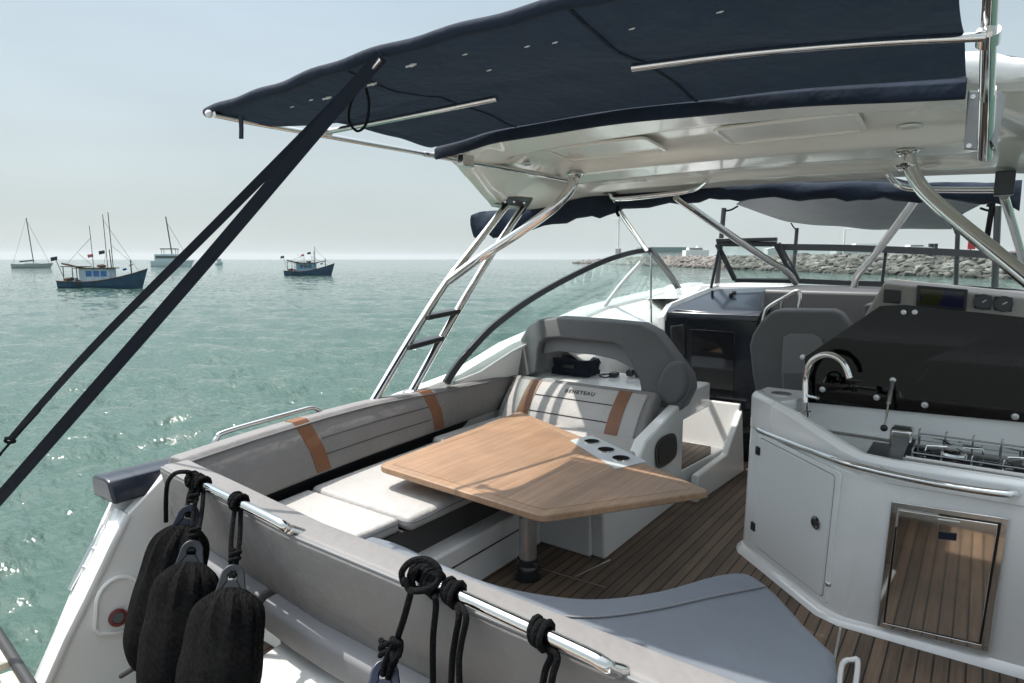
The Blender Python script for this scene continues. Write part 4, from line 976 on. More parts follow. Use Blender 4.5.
post('forward_post', [aty(1004,196,4.7), aty(1016,235,5.2), aty(1030,285,5.9)], .024, 4)
post('under_rail', [aty(610,193,4.5), aty(617,199,4.5), aty(660,195,4.5), aty(692,190,4.52), aty(707,181,4.4)], .017, 6)
post('under_rail', [aty(886,172,4.35), aty(897,184,4.55), aty(915,189,4.6), aty(960,190,4.6), aty(1003,190,4.6)], .017, 6)
for x, y in ((611,190), (1004,190)):
    c = aty(x, y, 4.52); bm = nb(); box(bm, c.x-.045, c.x+.045, c.y-.05, c.y+.05, c.z-.03, c.z+.10); ht.part('post_bracket', bm, 'grey_frame', bevel=.008)
# hinge plate with the awning tube at the aft starboard corner
bk = [aty(x, y, 2.82) for x, y in ((968,92),(1003,93),(996,152),(964,150))]
bm = nb(); prism(bm, [p+V(0,-.03,0) for p in bk], (0,.02,0)); pl = ht.part('hinge_plate', bm, 'plate_grey', bevel=.004)
for x, y in ((973,97),(997,98),(969,146),(992,147)):
    c = aty(x, y, 2.785); bm = nb(); disc(bm, c, (0,-1,0), .008, .008, 10); ht.part('bolt', bm, 'chrome', pl)
bm = nb(); prism(bm, [aty(x, y, 2.74) for x, y in ((998,92),(1006,94),(996,150),(990,138))], (0,.05,0)); ht.part('hinge_cheek', bm, 'plate_grey', pl)
# black mounting plate of the ladder
a = [atx(x, y, -2.745) for x, y in ((491,205),(509,197),(533,199),(529,209))]

# ------------------------------------------------------------------ ladder
ld = Thing('boarding_ladder', 'chrome raked ladder with two dark treads rising from the side deck to the hardtop', 'ladder', (-3.0, 2.85, .78))
LA, LB = atx(370,402,-3.01), atx(506,206,-2.93)
RA, RB = atx(411,388,-3.01), atx(524,206,-2.925)
LM, RM = atx(446,283,-2.975), atx(491,255,-2.95)
for a, j, b in ((LA,LM,LB),(RA,RM,RB)):
    bm = nb(); tube(bm, [a+V(0,0,-.03), a.lerp(j,.5), j, j.lerp(b,.5), b], .028, 14, sub=4); ld.part('side_rail', bm, 'chrome')
    bm = nb(); lathe(bm, [(.055,-.03),(.053,-.02),(.034,-.008)], a, (0,0,1), 18); ld.part('foot', bm, 'chrome')
for (l, r_) in (((425,320),(456,313)), ((408,350),(440,340))):
    def near(A, B, px): 
        best = min(((abs(_proj(A.lerp(B,i/200))[1]-px[1]), i) for i in range(201))); return A.lerp(B, best[1]/200)
    def _proj(P):
        v = P-_C; w = v.dot(_F); return (512+FPX*v.dot(_R)/w, 341.5-FPX*v.dot(_U)/w)
    a, b = near(LA, LM, l), near(RA, RM, r_)
    bm = nb(); d = V(.10,-.02,0); a = a.lerp(b,.06); loft(bm, [[a-d*.5, a+d*.5, a+d*.5+V(0,0,.032), a-d*.5+V(0,0,.032)], [b-d*.5, b+d*.5, b+d*.5+V(0,0,.032), b-d*.5+V(0,0,.032)]]); ld.part('tread', bm, 'grey_frame', bevel=.004)
pl_ = [on_under(x, y) for x, y in ((494,204),(508,197),(533,199),(528,207))]; tw = (_C-pl_[0]).normalized()*.03; pl_ = [p+tw for p in pl_]
bm = nb(); prism(bm, pl_, -tw*.6); mp = ld.part('mount_plate', bm, 'black', bevel=.004)
for x, y in ((505,202),(514,202),(524,203)):
    c = on_under(x, y)+tw; bm = nb(); disc(bm, c, tw, .008, .004, 10); ld.part('bolt', bm, 'chrome', mp)

# ================================================================== awning over the aft cockpit
aw = Thing('bimini_awning', 'large navy canvas awning stretched aft of the white hardtop', 'awning', (-1.45, 2.1, 2.25))
BW = [atz(325,131,2.262), atz(410,112,2.285), atz(497,94,2.30), atz(632,67.5,2.308), atz(800,47,2.305), atz(985,37,2.27)]
def bow_y(x): return interp([p.x for p in BW], [p.y for p in BW], x)
XA, XB = -2.84, -.095
AE = [atz(x, y, z) for x, y, z in ((207,113,2.292),(300,80,2.318),(400,46,2.338),(487,24,2.35),(575,1,2.357),(700,-32,2.352),(870,-72,2.325),(975,-95,2.30))]
def ae_y(u): return interp([p.x for p in AE], [p.y for p in AE], XA+(XB-XA)*u)
def ae_z(u): return interp([p.x for p in AE], [p.z for p in AE], XA+(XB-XA)*u)
def bim(u, v):
    x = XA+(XB-XA)*u; y = ae_y(u)+(2.70-.03*(1-abs(2*u-1))-ae_y(u))*v
    if u < .30: y -= 0
    zc = 2.285+.05*(1-(2*u-1)**2)
    zc = zc+(ae_z(u)-zc)*(1-sstep(0,.5,v))
    vb = max(.2, min(.85, (bow_y(x)-ae_y(u))/(2.70-ae_y(u))))
    sag = -.035*math.sin(PI*min(1, v/vb)) if v < vb else -.018*math.sin(PI*(v-vb)/(1-vb))
    z = zc+sag*(.8+.2*math.sin(7*u+1))-.035*sstep(.75,1,v)
    z += .003*math.sin(23*u+5*v)*math.sin(3*v+1)+.0022*math.sin(41*u-9*v)*math.sin(PI*v)+.003*math.sin(70*u+26*v)*math.sin(PI*min(1,v*2.4))
    if u < .02: x += .03*math.sin(PI*v)
    x += (.28*sstep(0,.55,v)+.07*v)*(1-sstep(0,.35,u))
    return V(x, y, z)
bm = nb(); sheet(bm, bim, 120, 60); can = aw.part('canopy', bm, 'canopy')
bm = nb(); tube(bm, [bim(u, 0)+V(0,0,.004*math.sin(50*u)) for u in np.linspace(0, 1, 60)], .021, 10); aw.part('rolled_hem', bm, 'navy', can)
for u0 in (.34,.67):
    bm = nb(); tube(bm, [bim(u0, v)+V(0,0,-.004) for v in np.linspace(.01,.99,30)], .005, flat=(.006,.0012), up=(0,0,1)); aw.part('seam', bm, 'canopy', can)
bm = nb(); rings = []
for u in np.linspace(.0, 1, 50):
    p = bim(u, 1); p = V(p.x, 2.70+.085*(2*(p.x-XA)/(XB-XA)-1)**2, p.z)
    rings.append([p+V(0,.0,.02), p+V(0,-.03,-.005), p+V(0,-.03,-.055-.001*math.sin(30*u)), p+V(0,-.015,-.062)])
loft(bm, rings, closed=True); aw.part('front_hem', bm, 'navy', can, bevel=.005)
P = [bim(u, max(.2, min(.85, (bow_y(XA+(XB-XA)*u)-ae_y(u))/(2.7-ae_y(u)))))+V(0,0,-.016) for u in np.linspace(0, 1, 30)]
bm = nb(); tube(bm, [BW[0]+V(0,0,-.006)]+[p+V(0,0,-.016) for p in BW[1:3]], .013, 12, sub=5); aw.part('bow', bm, 'brushed')
bm = nb(); tube(bm, [atz(x, y, z) for x, y, z in ((632,67.5,2.292),(720,56,2.292),(800,48,2.288),(880,42,2.28),(985,36.5,2.26))], .0135, 12, sub=4); aw.part('bow', bm, 'chrome')
# telescopic pole along the port edge
pa, pb_ = on_under(566,179), aty(252,122.5,1.78)
bm = nb(); tube(bm, [pa, pa.lerp(pb_,.55)], .017, 12); pz = aw.part('pole', bm, 'chrome'); bm = nb(); tube(bm, [pa.lerp(pb_,.5), pb_, aty(214,114.5,1.60)], .013, 12); aw.part('inner_tube', bm, 'chrome', pz)
bm = nb(); c = aty(466,163,2.86); box(bm, c.x-.02, c.x+.02, c.y-.05, c.y+.05, c.z-.02, c.z+.045); aw.part('pole_bracket', bm, 'brushed', bevel=.004)
c = BW[0]; bm = nb(); tube(bm, [c+V(0,-.03,0), c+V(0,.03,0)], .024, 12); aw.part('pole_joint', bm, 'white_plastic')
bm = nb(); bmesh.ops.create_uvsphere(bm, u_segments=14, v_segments=10, radius=.017); bmesh.ops.translate(bm, vec=aty(209,114,1.6), verts=bm.verts); aw.part('end_cap', bm, 'white_plastic')
ta = [aty(992,-40,2.15), aty(989,20,2.3), aty(987,97,2.6)]
bm = nb(); tube(bm, ta, .021, 14); pz = aw.part('support_tube', bm, 'chrome')
bm = nb(); tube(bm, [ta[2]+V(0,-.02,.02), aty(985,156,2.82)], .0235, 14); aw.part('socket', bm, 'chrome', pz)
bm = nb(); lathe(bm, [(.030,-.02),(.030,.02)], aty(988,37,2.33), (0,.6,-.5), 14); aw.part('clamp', bm, 'chrome', pz)
def on_bim(x, y):
    best = None
    for i in range(300):
        Y_ = 1.52+i*.004; p = aty(x, y, Y_); u = (p.x-XA)/(XB-XA)
        if not 0 <= u <= 1: continue
        v = (Y_-ae_y(u))/(2.68-ae_y(u)); s_ = bim(u, max(0,min(1,v))); d = abs(p.z-s_.z)
        if best is None or d < best[0]: best = (d, p)
    return best[1]
for i, (x, y) in enumerate(((411,63),(327,96),(311,98),(292,105),(465,52),(527,44),(555,40),(489,68),(372,82),(632,26),(720,9),(240,117))):
    c = on_bim(x, y)+V(0,0,-.008)
    bm = nb(); k = .9 if i in (0,1,8) else .42; d = V(.020,.008,.004)*k; tube(bm, [c-d, c, c+d], [.004*k,.0065*k,.004*k], 8, sub=3); aw.part('toggle', bm, 'white_plastic', can)
bm = nb(); p = aty(241,121,1.62); tube(bm, [p+V(0,0,.02), p+V(0,0,-.03), p+V(-.005,0,-.072)], .01, flat=(.013,.0025), up=(0,-1,0)); aw.part('strap_tab', bm, 'webbing')
bm = nb(); tube(bm, [aty(367,78,1.60), aty(352,100,1.62), aty(349,120,1.64), aty(357,131,1.65), aty(366,124,1.65), aty(369,104,1.63), aty(366,88,1.61)], .005, 8, sub=5); aw.part('cord_loop', bm, 'rope')
# tension straps to the stern
def strap(lab, P, w):
    P = [Vector(p) for p in P]
    if w > .02: d = P[-1]-P[0]; P.append(P[-1]+d*((P[-1].z+.30)/-d.z))
    t = Thing('tension_strap', lab, 'strap', P[-1], group='straps bracing the awning')
    bm = nb(); mid = (P[0]+P[-1])/2; tube(bm, P, .01, flat=(w,.0018), up=(_C-mid).normalized(), sub=8); t.part('webbing', bm, 'webbing'); return t
top_ = aty(382,56,1.56)
s1_ = strap('wider of two black straps running from the awning edge to the left border', [top_, aty(345,98,1.50), aty(180,292,1.15), aty(-30,532,.72)], .0215)
bm = nb(); tube(bm, [aty(372,67,1.55), aty(380,58,1.555)], .01, flat=(.012,.004), up=(0,-1,.2)); s1_.part('buckle', bm, 'brushed')
s2_ = strap('narrower of two black straps, ending in a knot at the left border', [aty(376,60,1.58), aty(330,109,1.52), aty(225,215,1.36), aty(102,338,1.22), aty(45,400,1.15), aty(12,438,1.10)], .016)
bm = nb(); c = aty(10,440,1.10); tube(bm, [c+V(.016*math.cos(q_), .016*math.sin(q_*1.4), .014*math.sin(q_)) for q_ in np.linspace(0, 12, 30)], .0075, 8); s2_.part('knot', bm, 'rope')
bm = nb(); tube(bm, [aty(40,410,1.13), aty(20,432,1.11), aty(2,452,1.08), aty(-20,478,1.05), aty(-20,478,1.05)+(aty(-20,478,1.05)-aty(40,410,1.13))*3.2], .006, 8, sub=4); s2_.part('tail', bm, 'rope')

# ================================================================== side window, windscreen
wd = Thing('side_windscreen', 'curved clear side windscreen in a black arched frame beside the twin seat', 'windscreen', (-2.9, 4.6, .8))
def wxx(y_): return interp([3.2,4.2,5.0,5.9,6.9], [-2.93,-2.86,-2.76,-2.64,-2.60], y_)
def fr_pt(x, y):
    X_ = -2.8
    for _ in range(8): p = atx(x, y, X_); X_ = wxx(p.y)
    return atx(x, y, X_)
fpx = [(446,383),(454,370),(464,357),(487,332),(505,317),(523,304),(544,291),(565,279.5),(587,268.5),(607,260),(630,253),(650,250)]
fp = [fr_pt(*p) for p in fpx]; rp = [fp[-1], fr_pt(660,262), fr_pt(672,278), fr_pt(680,291)]
bm = nb(); tube(bm, fp, .027, 12, sub=4, flat=(.024,.02), up=(1,0,.4)); wf = wd.part('frame', bm, 'grey_frame', bevel=.006)
bm = nb(); tube(bm, rp, .03, 12, sub=3, flat=(.036,.022), up=(1,0,.4)); wd.part('corner_pillar', bm, 'grey_frame', wf, bevel=.006)
F_ = smooth_pts(fp+rp[1:], 4); F_ = [p for i, p in enumerate(F_) if all(p.y > q_.y+.001 for q_ in F_[:i])]
def frame_at(y): return V(interp([p.y for p in F_], [p.x for p in F_], y), y, interp([p.y for p in F_], [p.z for p in F_], y))
bm = nb(); G_ = [(frame_at(y), V(-2.90+.02*sstep(4.5,7,y), y, min(sheer(y)+.01, frame_at(y).z-.004))) for y in np.linspace(F_[0].y+.05, max(p.y for p in F_)-.03, 26)]
loft(bm, [[a, b] for a, b in G_], closed=False); wd.part('pane', bm, 'glass', solid=.004, smooth=True)
bm = nb(); tube(bm, [fr_pt(648,253)+V(.03,0,0), atx(651,330,-2.52)], .011, 8); wd.part('stay_tube', bm, 'brushed')
bm = nb(); tube(bm, [aty(641,262,5.75), aty(622,283,5.6), aty(603,308,5.45)], .02, 10, sub=4); wd.part('inner_strut', bm, 'white_plastic')
bm = nb(); tube(bm, [F_[0]+V(0,0,-.02)]+[V(-2.89,y,sheer(y)+.012) for y in (3.6,4.0,4.6,5.2,5.8,6.4)], .012, 8); wd.part('lower_trim', bm, 'gelcoat')
# opening centre pane
ow = Thing('opening_windscreen_pane', 'tilted clear windscreen pane in a black frame above the dark companionway', 'window', aty(752,279,6.05))
c4 = [aty(717,244,6.0), aty(777,244,6.0), aty(797,281,6.1), aty(735,280,6.1)]
for a, b, r in ((0,1,.02),(1,2,.028),(2,3,.018),(3,0,.018)):
    bm = nb(); tube(bm, [c4[a], c4[b]], r, flat=(r, .02), up=(0,1,.2)); ow.part('frame_bar', bm, 'grey_frame', bevel=.004, smooth=False)
bm = nb(); prism(bm, [p+V(0,.004,0) for p in c4], (0,.005,0)); ow.part('pane', bm, 'glass', smooth=False)
bm = nb(); tube(bm, [aty(719,249,5.97), aty(711,288,5.95)], .014, 8); ow.part('strut', bm, 'black')
bm = nb(); box(bm, c4[0].x, c4[1].x, 5.96, 6.02, c4[0].z+.018, c4[0].z+.05); ow.part('top_rail', bm, 'black', bevel=.006)
fw = Thing('front_windscreen', 'wide clear front windscreen with thin black bars behind the helm', 'windscreen', (-.5, 6.3, 1.42))
tp_ = [aty(781,247,6.2), aty(845,248,6.25), aty(910,250.5,6.3), aty(960,253,6.3), aty(1006,256,6.25), aty(1040,258,6.1)]
bt_ = [aty(798,281,6.2), aty(845,283,6.3), aty(882,284,6.35), aty(960,288,6.35), aty(1006,291,6.3), aty(1040,294,6.15)]
bm = nb(); tube(bm, tp_, .028, flat=(.028,.02), up=(0,1,0), sub=3); fw.part('top_bar', bm, 'grey_frame')
bm = nb(); tube(bm, bt_, .02, flat=(.022,.02), up=(0,1,0), sub=3); fw.part('bottom_bar', bm, 'grey_frame')
bm = nb(); tube(bm, [aty(886,250,6.3), aty(882,284,6.35)], .013, 8); fw.part('mullion', bm, 'grey_frame')
bm = nb(); loft(bm, [smooth_pts(tp_,3), smooth_pts(bt_,3)], closed=False); fw.part('pane', bm, 'glass', solid=.004)

# ================================================================== companionway, dash, helm
cw = Thing('companionway', 'dark gloss companionway hood and bulkhead beyond the twin seat', 'companionway', (-1.75, 5.3, 0))
A0 = [aty(x, y, 5.1) for x, y in ((664,322),(667,313),(676,309),(757,316),(757,412),(690,402),(664,402))]
bm = nb(); prism(bm, A0, (0,.06,0)); bh = cw.part('bulkhead', bm, 'dark_panel', bevel=.012)
bm = nb(); prism(bm, [aty(x, y, 5.09) for x, y in ((690,329),(735,332),(733,397),(692,391))], (0,.02,0)); cw.part('window', bm, 'black_gloss', bh, bevel=.004)
bm = nb(); prism(bm, [aty(x, y, 5.085) for x, y in ((670,326),(684,324),(686,356),(671,354))], (0,.03,0)); cw.part('hinge_cover', bm, 'black', bh, bevel=.01)
h0, h1, h2, h3 = aty(666,312,5.08), aty(759,316,5.08), aty(801,286,6.2), aty(717,289,6.2)
bm = nb(); loft(bm, [[h0+V(0,0,-.05), h0, h1, h1+V(0,0,-.05)], [h0.lerp(h3,.06)+V(0,0,-.04), h0.lerp(h3,.06)+V(0,0,.02), h1.lerp(h2,.06)+V(0,0,.02), h1.lerp(h2,.06)+V(0,0,-.04)], [h3+V(0,0,-.05), h3, h2, h2+V(0,0,-.05)]]); cw.part('hood', bm, 'navy_gel', bevel=.01)
c = h0.lerp(h3,.5).lerp(h1.lerp(h2,.5),.45); bm = nb(); tube(bm, [c, c+V(.0,-.02,.05), c+V(.02,.02,.06)], .018, 10, sub=3); cw.part('latch', bm, 'black')
c2_ = h0.lerp(h3,.55).lerp(h1.lerp(h2,.55),.2); bm = nb(); tube(bm, [c2_, c2_+V(0,-.01,.07)], .012, 8); cw.part('latch', bm, 'black')
bm = nb(); P0 = [h0+V(-.07,-.01,-.75), h0+V(-.07,0,-.05), h0.lerp(h3,.12)+V(-.06,0,.035), h0.lerp(h3,.5)+V(-.06,0,.03), h3+V(-.05,.05,.03)]
loft(bm, [[p, p+V(.05,0,.012), p+V(.062,0,-.03), p+V(0,0,-.05)] for p in P0]); cw.part('white_rim', bm, 'gelcoat', bevel=.01)
bm = nb(); prism(bm, [aty(x, y, 5.32) for x, y in ((742,330),(806,330),(806,478),(742,474))], (0,.05,0)); cw.part('door', bm, 'dark_panel', smooth=False)
# step down to the cabin
st = Thing('cabin_step', 'white moulded step with a teak tread at the foot of the companionway', 'step', (-1.85, 4.8, 0))
tr = [atz(x, y, .205) for x, y in ((684,438),(706,441),(723,445),(690,461),(684,458))]
bm = nb(); slab(bm, [(-2.25,4.20),(-1.60,4.20),(-1.50,5.15),(-2.25,5.15)], .001, .20); st.part('riser', bm, 'gelcoat', bevel=.012)
bm = nb(); prism(bm, [V(p.x,p.y,.201) for p in ([V(-2.2,4.24,0), V(-1.60,4.24,0), V(-1.56,4.70,0), V(-1.62,4.88,0), V(-2.2,4.88,0)])], (0,0,.008)); st.part('tread', bm, 'teak_deck', smooth=False)
bm = nb(); prism(bm, [V(-2.25,4.92,.2), V(-1.45,4.92,.2), V(-1.45,5.0,.54), V(-2.25,5.0,.54)], (0,.04,0)); st.part('back_panel', bm, 'gelcoat', bevel=.008)
bm = nb(); prism(bm, [V(-1.52,4.19,.0), V(-1.52,4.19,.19), V(-1.50,4.74,.205), V(-1.47,4.98,.50), V(-1.46,5.06,0)], (.05,0,0)); st.part('side_wing', bm, 'gelcoat', bevel=.01)
p_ = [aty(x, y, 5.0) for x, y in ((761,331),(765,313),(769,307),(782,299),(797,291),(800,297),(799,309))]
hr = Thing('grab_rail', 'bent chrome grab bar standing on the dark companionway beside the helm seat', 'rail', p_[0], group='chrome grab rails')
bm = nb(); tube(bm, p_, .015, 10, sub=5); hr.part('bar', bm, 'brushed'); bm = nb(); tube(bm, [aty(782,301,5.0), aty(781,318,5.0)], .012, 8); hr.part('upright', bm, 'brushed')
# cabin top and instrument console
M['dash_dark'] = basic('dark_grey_dash', (.085,.087,.09), .45, var=.06)
bm = nb(); box(bm, -1.42, .5, 5.35, 6.45, .9, 1.415); yacht.part('dash_base', bm, 'dash_dark', bevel=.03)
bm = nb(); prism(bm, [V(-2.3,6.18,1.30), V(-2.25,6.3,1.40), V(.5,6.4,1.405), V(.5,6.5,1.30)], (0,.5,0)); yacht.part('windscreen_sill', bm, 'gelcoat', bevel=.01)
dc = Thing('helm_console', 'grey helm console with plotter screen and round gauges in dark square frames', 'helm console', aty(940,310,4.7))
D = [aty(x, y, 4.62) for x, y in ((858,330),(866,313),(884,283),(1016,297),(1040,300),(1040,340),(870,338))]
E_ = [p+V(0,.10,0) for p in D]; tpn = aty(884,277,5.0)
bm = nb(); loft(bm, [D, [p+V(0,.16,.025 if i in (2,3,4) else 0) for i, p in enumerate(D)], [p+V(0,.55,.01 if i in (2,3,4) else 0) for i, p in enumerate(D)]]); dp = dc.part('panel', bm, 'dash', bevel=.015)
def onface(P, name, m, d=.02, y=4.605, par=None, bev=.006):
    bm = nb(); prism(bm, [aty(a, b, y) for a, b in P], (0,d,0)); return dc.part(name, bm, m, par, bevel=bev)
sf = onface([(917,285),(968,289.5),(966,311),(916,307)], 'screen_frame', 'black'); onface([(920.5,288.5),(964.5,292.3),(963,308),(919.5,304.5)], 'screen', 'screen', .01, 4.602, sf, 0)
g1_ = onface([(884,289),(901,290.5),(900,304),(883,302.5)], 'gauge', 'black', .02); 
for P_ in ([(975,294),(992,295.5),(991,310),(974,308.5)], [(995,296),(1013,297.5),(1012,312),(994,310.5)]):
    g_ = onface(P_, 'gauge', 'black'); cx_ = sum(a for a, b in P_)/4; cy_ = sum(b for a, b in P_)/4
    c = aty(cx_, cy_, 4.602); bm = nb(); lathe(bm, [(.045,0),(.045,.004),(.040,.005),(.039,.002),(.001,.002)], c, (0,-1,.1), 22); dc.part('dial', bm, 'grey_frame', g_)
    bm = nb(); tube(bm, [c+V(-.004,-.004,-.002), c+V(.016,-.004,.012)], .0028, 6); dc.part('needle', bm, 'white_plastic', g_)
# steering wheel
c = aty(935,360,4.42); sw = Thing('steering_wheel', 'black steering wheel dimly seen through the smoked panel below the console', 'steering wheel', c)
u_ = V(1,0,0); w_ = V(0,.35,.94)
bm = nb(); tube(bm, [c+u_*.19*math.cos(a)+w_*.19*math.sin(a) for a in np.linspace(0, 2*PI, 36, endpoint=False)], .016, 10, closed=True); sw.part('rim', bm, 'black')
for a in (0, 2.1, 4.2):
    bm = nb(); tube(bm, [c+V(0,.03,0), c+u_*.19*math.cos(a)+w_*.19*math.sin(a)], .012, 8); sw.part('spoke', bm, 'brushed')
bm = nb(); disc(bm, c+V(0,.05,0), (0,-.94,.35), .04, .04); sw.part('hub', bm, 'black')
# helm seat
hsx = Thing('helm_chair', 'grey helm seat with angular back seen from behind between bulkhead and galley', 'seat', aty(790,420,4.6))
hp = [(749,346),(752,335),(760,322),(770,313),(780,310),(833,310.5),(841,314),(852,328),(862,346),(864,366),(850,395),(838,430),(767,430),(757,400),(752,376)]
bm = nb(); prism(bm, [aty(x, y, 4.62-.10*(y-310)/110) for x, y in hp], (0,.13,.01)); hb = hsx.part('backrest', bm, 'vinyl_dark', bevel=.022)
bm = nb(); prism(bm, [aty(x, y, 4.595-.10*(y-310)/110) for x, y in ((783,337),(790,334),(812,334),(820,338),(836,372),(838,396),(783,396),(781,372))], (0,.03,0)); hsx.part('back_panel', bm, 'vinyl_mid', hb, bevel=.008)
bm = nb(); prism(bm, [aty(x, y, 4.585-.10*(y-310)/110) for x, y in ((783,373),(836,373),(837,395),(784,395))], (0,.02,0)); hsx.part('pocket', bm, 'vinyl_dark', hb, bevel=.006)
bm = nb(); box(bm, -1.1, -.55, 4.5, 5.0, .001, .60); hsx.part('pedestal_box', bm, 'gelcoat', bevel=.02)

# ================================================================== galley
ga = Thing('galley_unit', 'white moulded galley unit with sink and tall chrome tap on the right', 'galley unit', (-.3, 3.5, 0))
b0 = [(-1.02,3.68),(-.99,3.62),(-.50,3.17),(-.42,3.13),(.46,3.15),(.46,4.0),(-.98,4.0)]
t0 = [(-1.03,3.78),(-1.005,3.72),(-.44,3.14),(-.36,3.10),(.48,3.12),(.48,4.0),(-1.0,4.0)]
bm = nb(); loft(bm, [[V(*p,.001) for p in b0], [V(*(np.array(a)*.2+np.array(b)*.8),.55) for a, b in zip(b0, t0)], [V(*p,.73) for p in t0]]); gb = ga.part('body', bm, 'gelcoat', bevel=.02, angle=25)
bm = nb(); loft(bm, [[V(p[0]-.025*(i < 3), p[1]-.03*(i < 5), .001) for i, p in enumerate(b0)], [V(p[0]-.02*(i < 3), p[1]-.022*(i < 5), .02) for i, p in enumerate(b0)], [V(p[0], p[1], .04) for i, p in enumerate(b0)]]); ga.part('plinth_fillet', bm, 'gelcoat', gb)
# raised rim round the worktop
path = [(-1.03,3.80,.905),(-1.02,3.74,.905),(-.93,3.63,.90),(-.80,3.505,.885),(-.62,3.325,.85),(-.47,3.175,.82),(-.38,3.11,.805),(-.25,3.10,.80),(.1,3.105,.80),(.48,3.12,.80)]
bm = nb(); rings = []
for i, p in enumerate(path):
    a = Vector(path[max(0,i-1)]); b = Vector(path[min(len(path)-1,i+1)]); d = (b-a).normalized(); n = V(d.y,-d.x,0).normalized()*-1
    if n.y < 0: n = -n
    p = Vector(p); rings.append([V(p.x,p.y,.70)-n*.0+V(0,0,0), p-n*.0+V(0,0,-.02), p+n*.018, p+n*.055, p+n*.075+V(0,0,-.03), V(p.x,p.y,.715)+n*.085])
loft(bm, rings); ga.part('rim', bm, 'gelcoat', gb, bevel=.006)
bm = nb(); slab(bm, [(-1.03,3.80),(-1.0,3.70),(-.86,3.56),(-.78,3.68),(-.76,3.80),(-.78,4.0),(-1.01,4.0)], .70, .893); ga.part('end_block', bm, 'gelcoat', gb, bevel=.015)
c = V(-.88,3.82,.894); bm = nb(); lathe(bm, [(.055,0),(.055,.004),(.04,.006),(.001,.004)], c, (0,0,1), 20); ga.part('lid_ring', bm, 'brushed', gb)
bm = nb(); prism(bm, [V(-.78,3.845,.72), V(.48,3.845,.72), V(.48,3.845,.925), V(-.78,3.845,.895)], (0,.12,0)); ga.part('upstand', bm, 'gelcoat', bevel=.01)
bm = nb(); P = round_poly([V(-.66,3.42,0), V(-.40,3.25,0), V(-.24,3.25,0), V(-.24,3.74,0), V(-.66,3.76,0)], .05, 4); cn = sum(P, V(0,0,0))/len(P)
loft(bm, [[V(p.x,p.y,.734) for p in P], [V(p.x,p.y,.742) for p in P], [V(*(cn+(p-cn)*.93).xy,.742) for p in P], [V(*(cn+(p-cn)*.88).xy,.733) for p in P]]); ga.part('sink', bm, 'brushed')
fc = aty(806,404,3.74)
bm = nb(); tube(bm, [aty(805,412,3.72), aty(805.5,395,3.73), aty(806,378,3.74), aty(810,364,3.73), aty(819,356.5,3.71), aty(830,355,3.69), aty(841,360,3.67), aty(847,369,3.655), aty(850,378,3.65)], .0165, 14, sub=6); fa = ga.part('tap', bm, 'chrome')
bm = nb(); lathe(bm, [(.032,-.03),(.032,.0),(.022,.006),(.021,.05)], aty(805,411,3.72), (0,0,1), 18); ga.part('tap_base', bm, 'chrome', fa)
bm = nb(); tube(bm, [aty(808,396,3.71), aty(818,398,3.66)], .008, 8); ga.part('tap_lever', bm, 'chrome', fa)
# cupboard door on the angled face
A_, B_ = V(-.985,3.625,0), V(-.475,3.16,0); At, Bt = V(-.995,3.70,0), V(-.445,3.14,0)
nrm = V(-(B_-A_).y, (B_-A_).x, 0).normalized()
if nrm.y > 0: nrm = -nrm
def gf(s, z, out=0):
    k = interp([0,.55,.73],[0,.8,1],z); a = A_.lerp(At,k); b = B_.lerp(Bt,k); p = a.lerp(b,s); return V(p.x,p.y,z)+nrm*out
def gq(s0,s1,z0,z1,o0,o1,name,m,par=None,r=.02,bev=.004,slant=0):
    P = [(s0,z0),(s1,z0),(s1,z1),(s0,z1)]; bm = nb()
    R0 = [gf(s,z,0) for s,z in P]; R1 = round_poly(R0, r, 4)
    prism(bm, [p+nrm*o0 for p in R1], nrm*(o1-o0)); return ga.part(name, bm, m, par, bevel=bev)
M['stitch_grey'] = basic('shadow_gap_grey', (.30,.30,.30), .6)
fr_ = gq(.10,1.0,.06,.705,-.002,.013,'door_frame','gelcoat',r=.025)
gq(.134,.966,.082,.683,.006,.0145,'door_gap','stitch_grey',fr_,.024)
dr = gq(.14,.96,.088,.677,.010,.022,'cupboard_door','white_plastic',r=.02)
for z in (.165,.585): gq(.115,.165,z,z+.045,.014,.030,'hinge','black',dr,.006,.003)
c = gf(.845,.42,.022)
bm = nb(); lathe(bm, [(.032,0),(.032,.006),(.024,.008),(.022,.003),(.001,.003)], c, nrm, 24); lk = ga.part('latch', bm, 'chrome', dr)
bm = nb(); lathe(bm, [(.018,.002),(.014,.012),(.001,.012)], c, nrm, 16); ga.part('latch_knob', bm, 'grey_frame', dr)
c = gf(.985,.16,.002); bm = nb(); bmesh.ops.create_uvsphere(bm, u_segments=12, v_segments=8, radius=.016); bmesh.ops.translate(bm, vec=c, verts=bm.verts); ga.part('door_stop', bm, 'chrome')
# towel rail round the front
def o3(p, d): return p
rp_ = [aty(761,428,3.72), aty(758,429,3.66), aty(764,432.5,3.60), aty(800,446.5,3.36), aty(836,460,3.12), aty(856,466,3.05), aty(886,473.5,3.035), aty(930,482.5,3.03), aty(968,489,3.03), aty(1000,493.5,3.035), aty(1012,494.5,3.05), aty(1017,493,3.11)]
gr_ = Thing('grab_rail', 'long chrome rail wrapping round the front of the white galley', 'rail', gf(.5,.69,.05), group='chrome grab rails')
bm = nb(); tube(bm, rp_, .015, 12, sub=6); gr_.part('bar', bm, 'chrome')
for a, b in ((aty(835,456,3.22), aty(834,459.5,3.13)), (aty(882,468,3.11), aty(882,472.5,3.04))):
    bm = nb(); tube(bm, [a, b], .010, 10); gr_.part('standoff', bm, 'chrome')
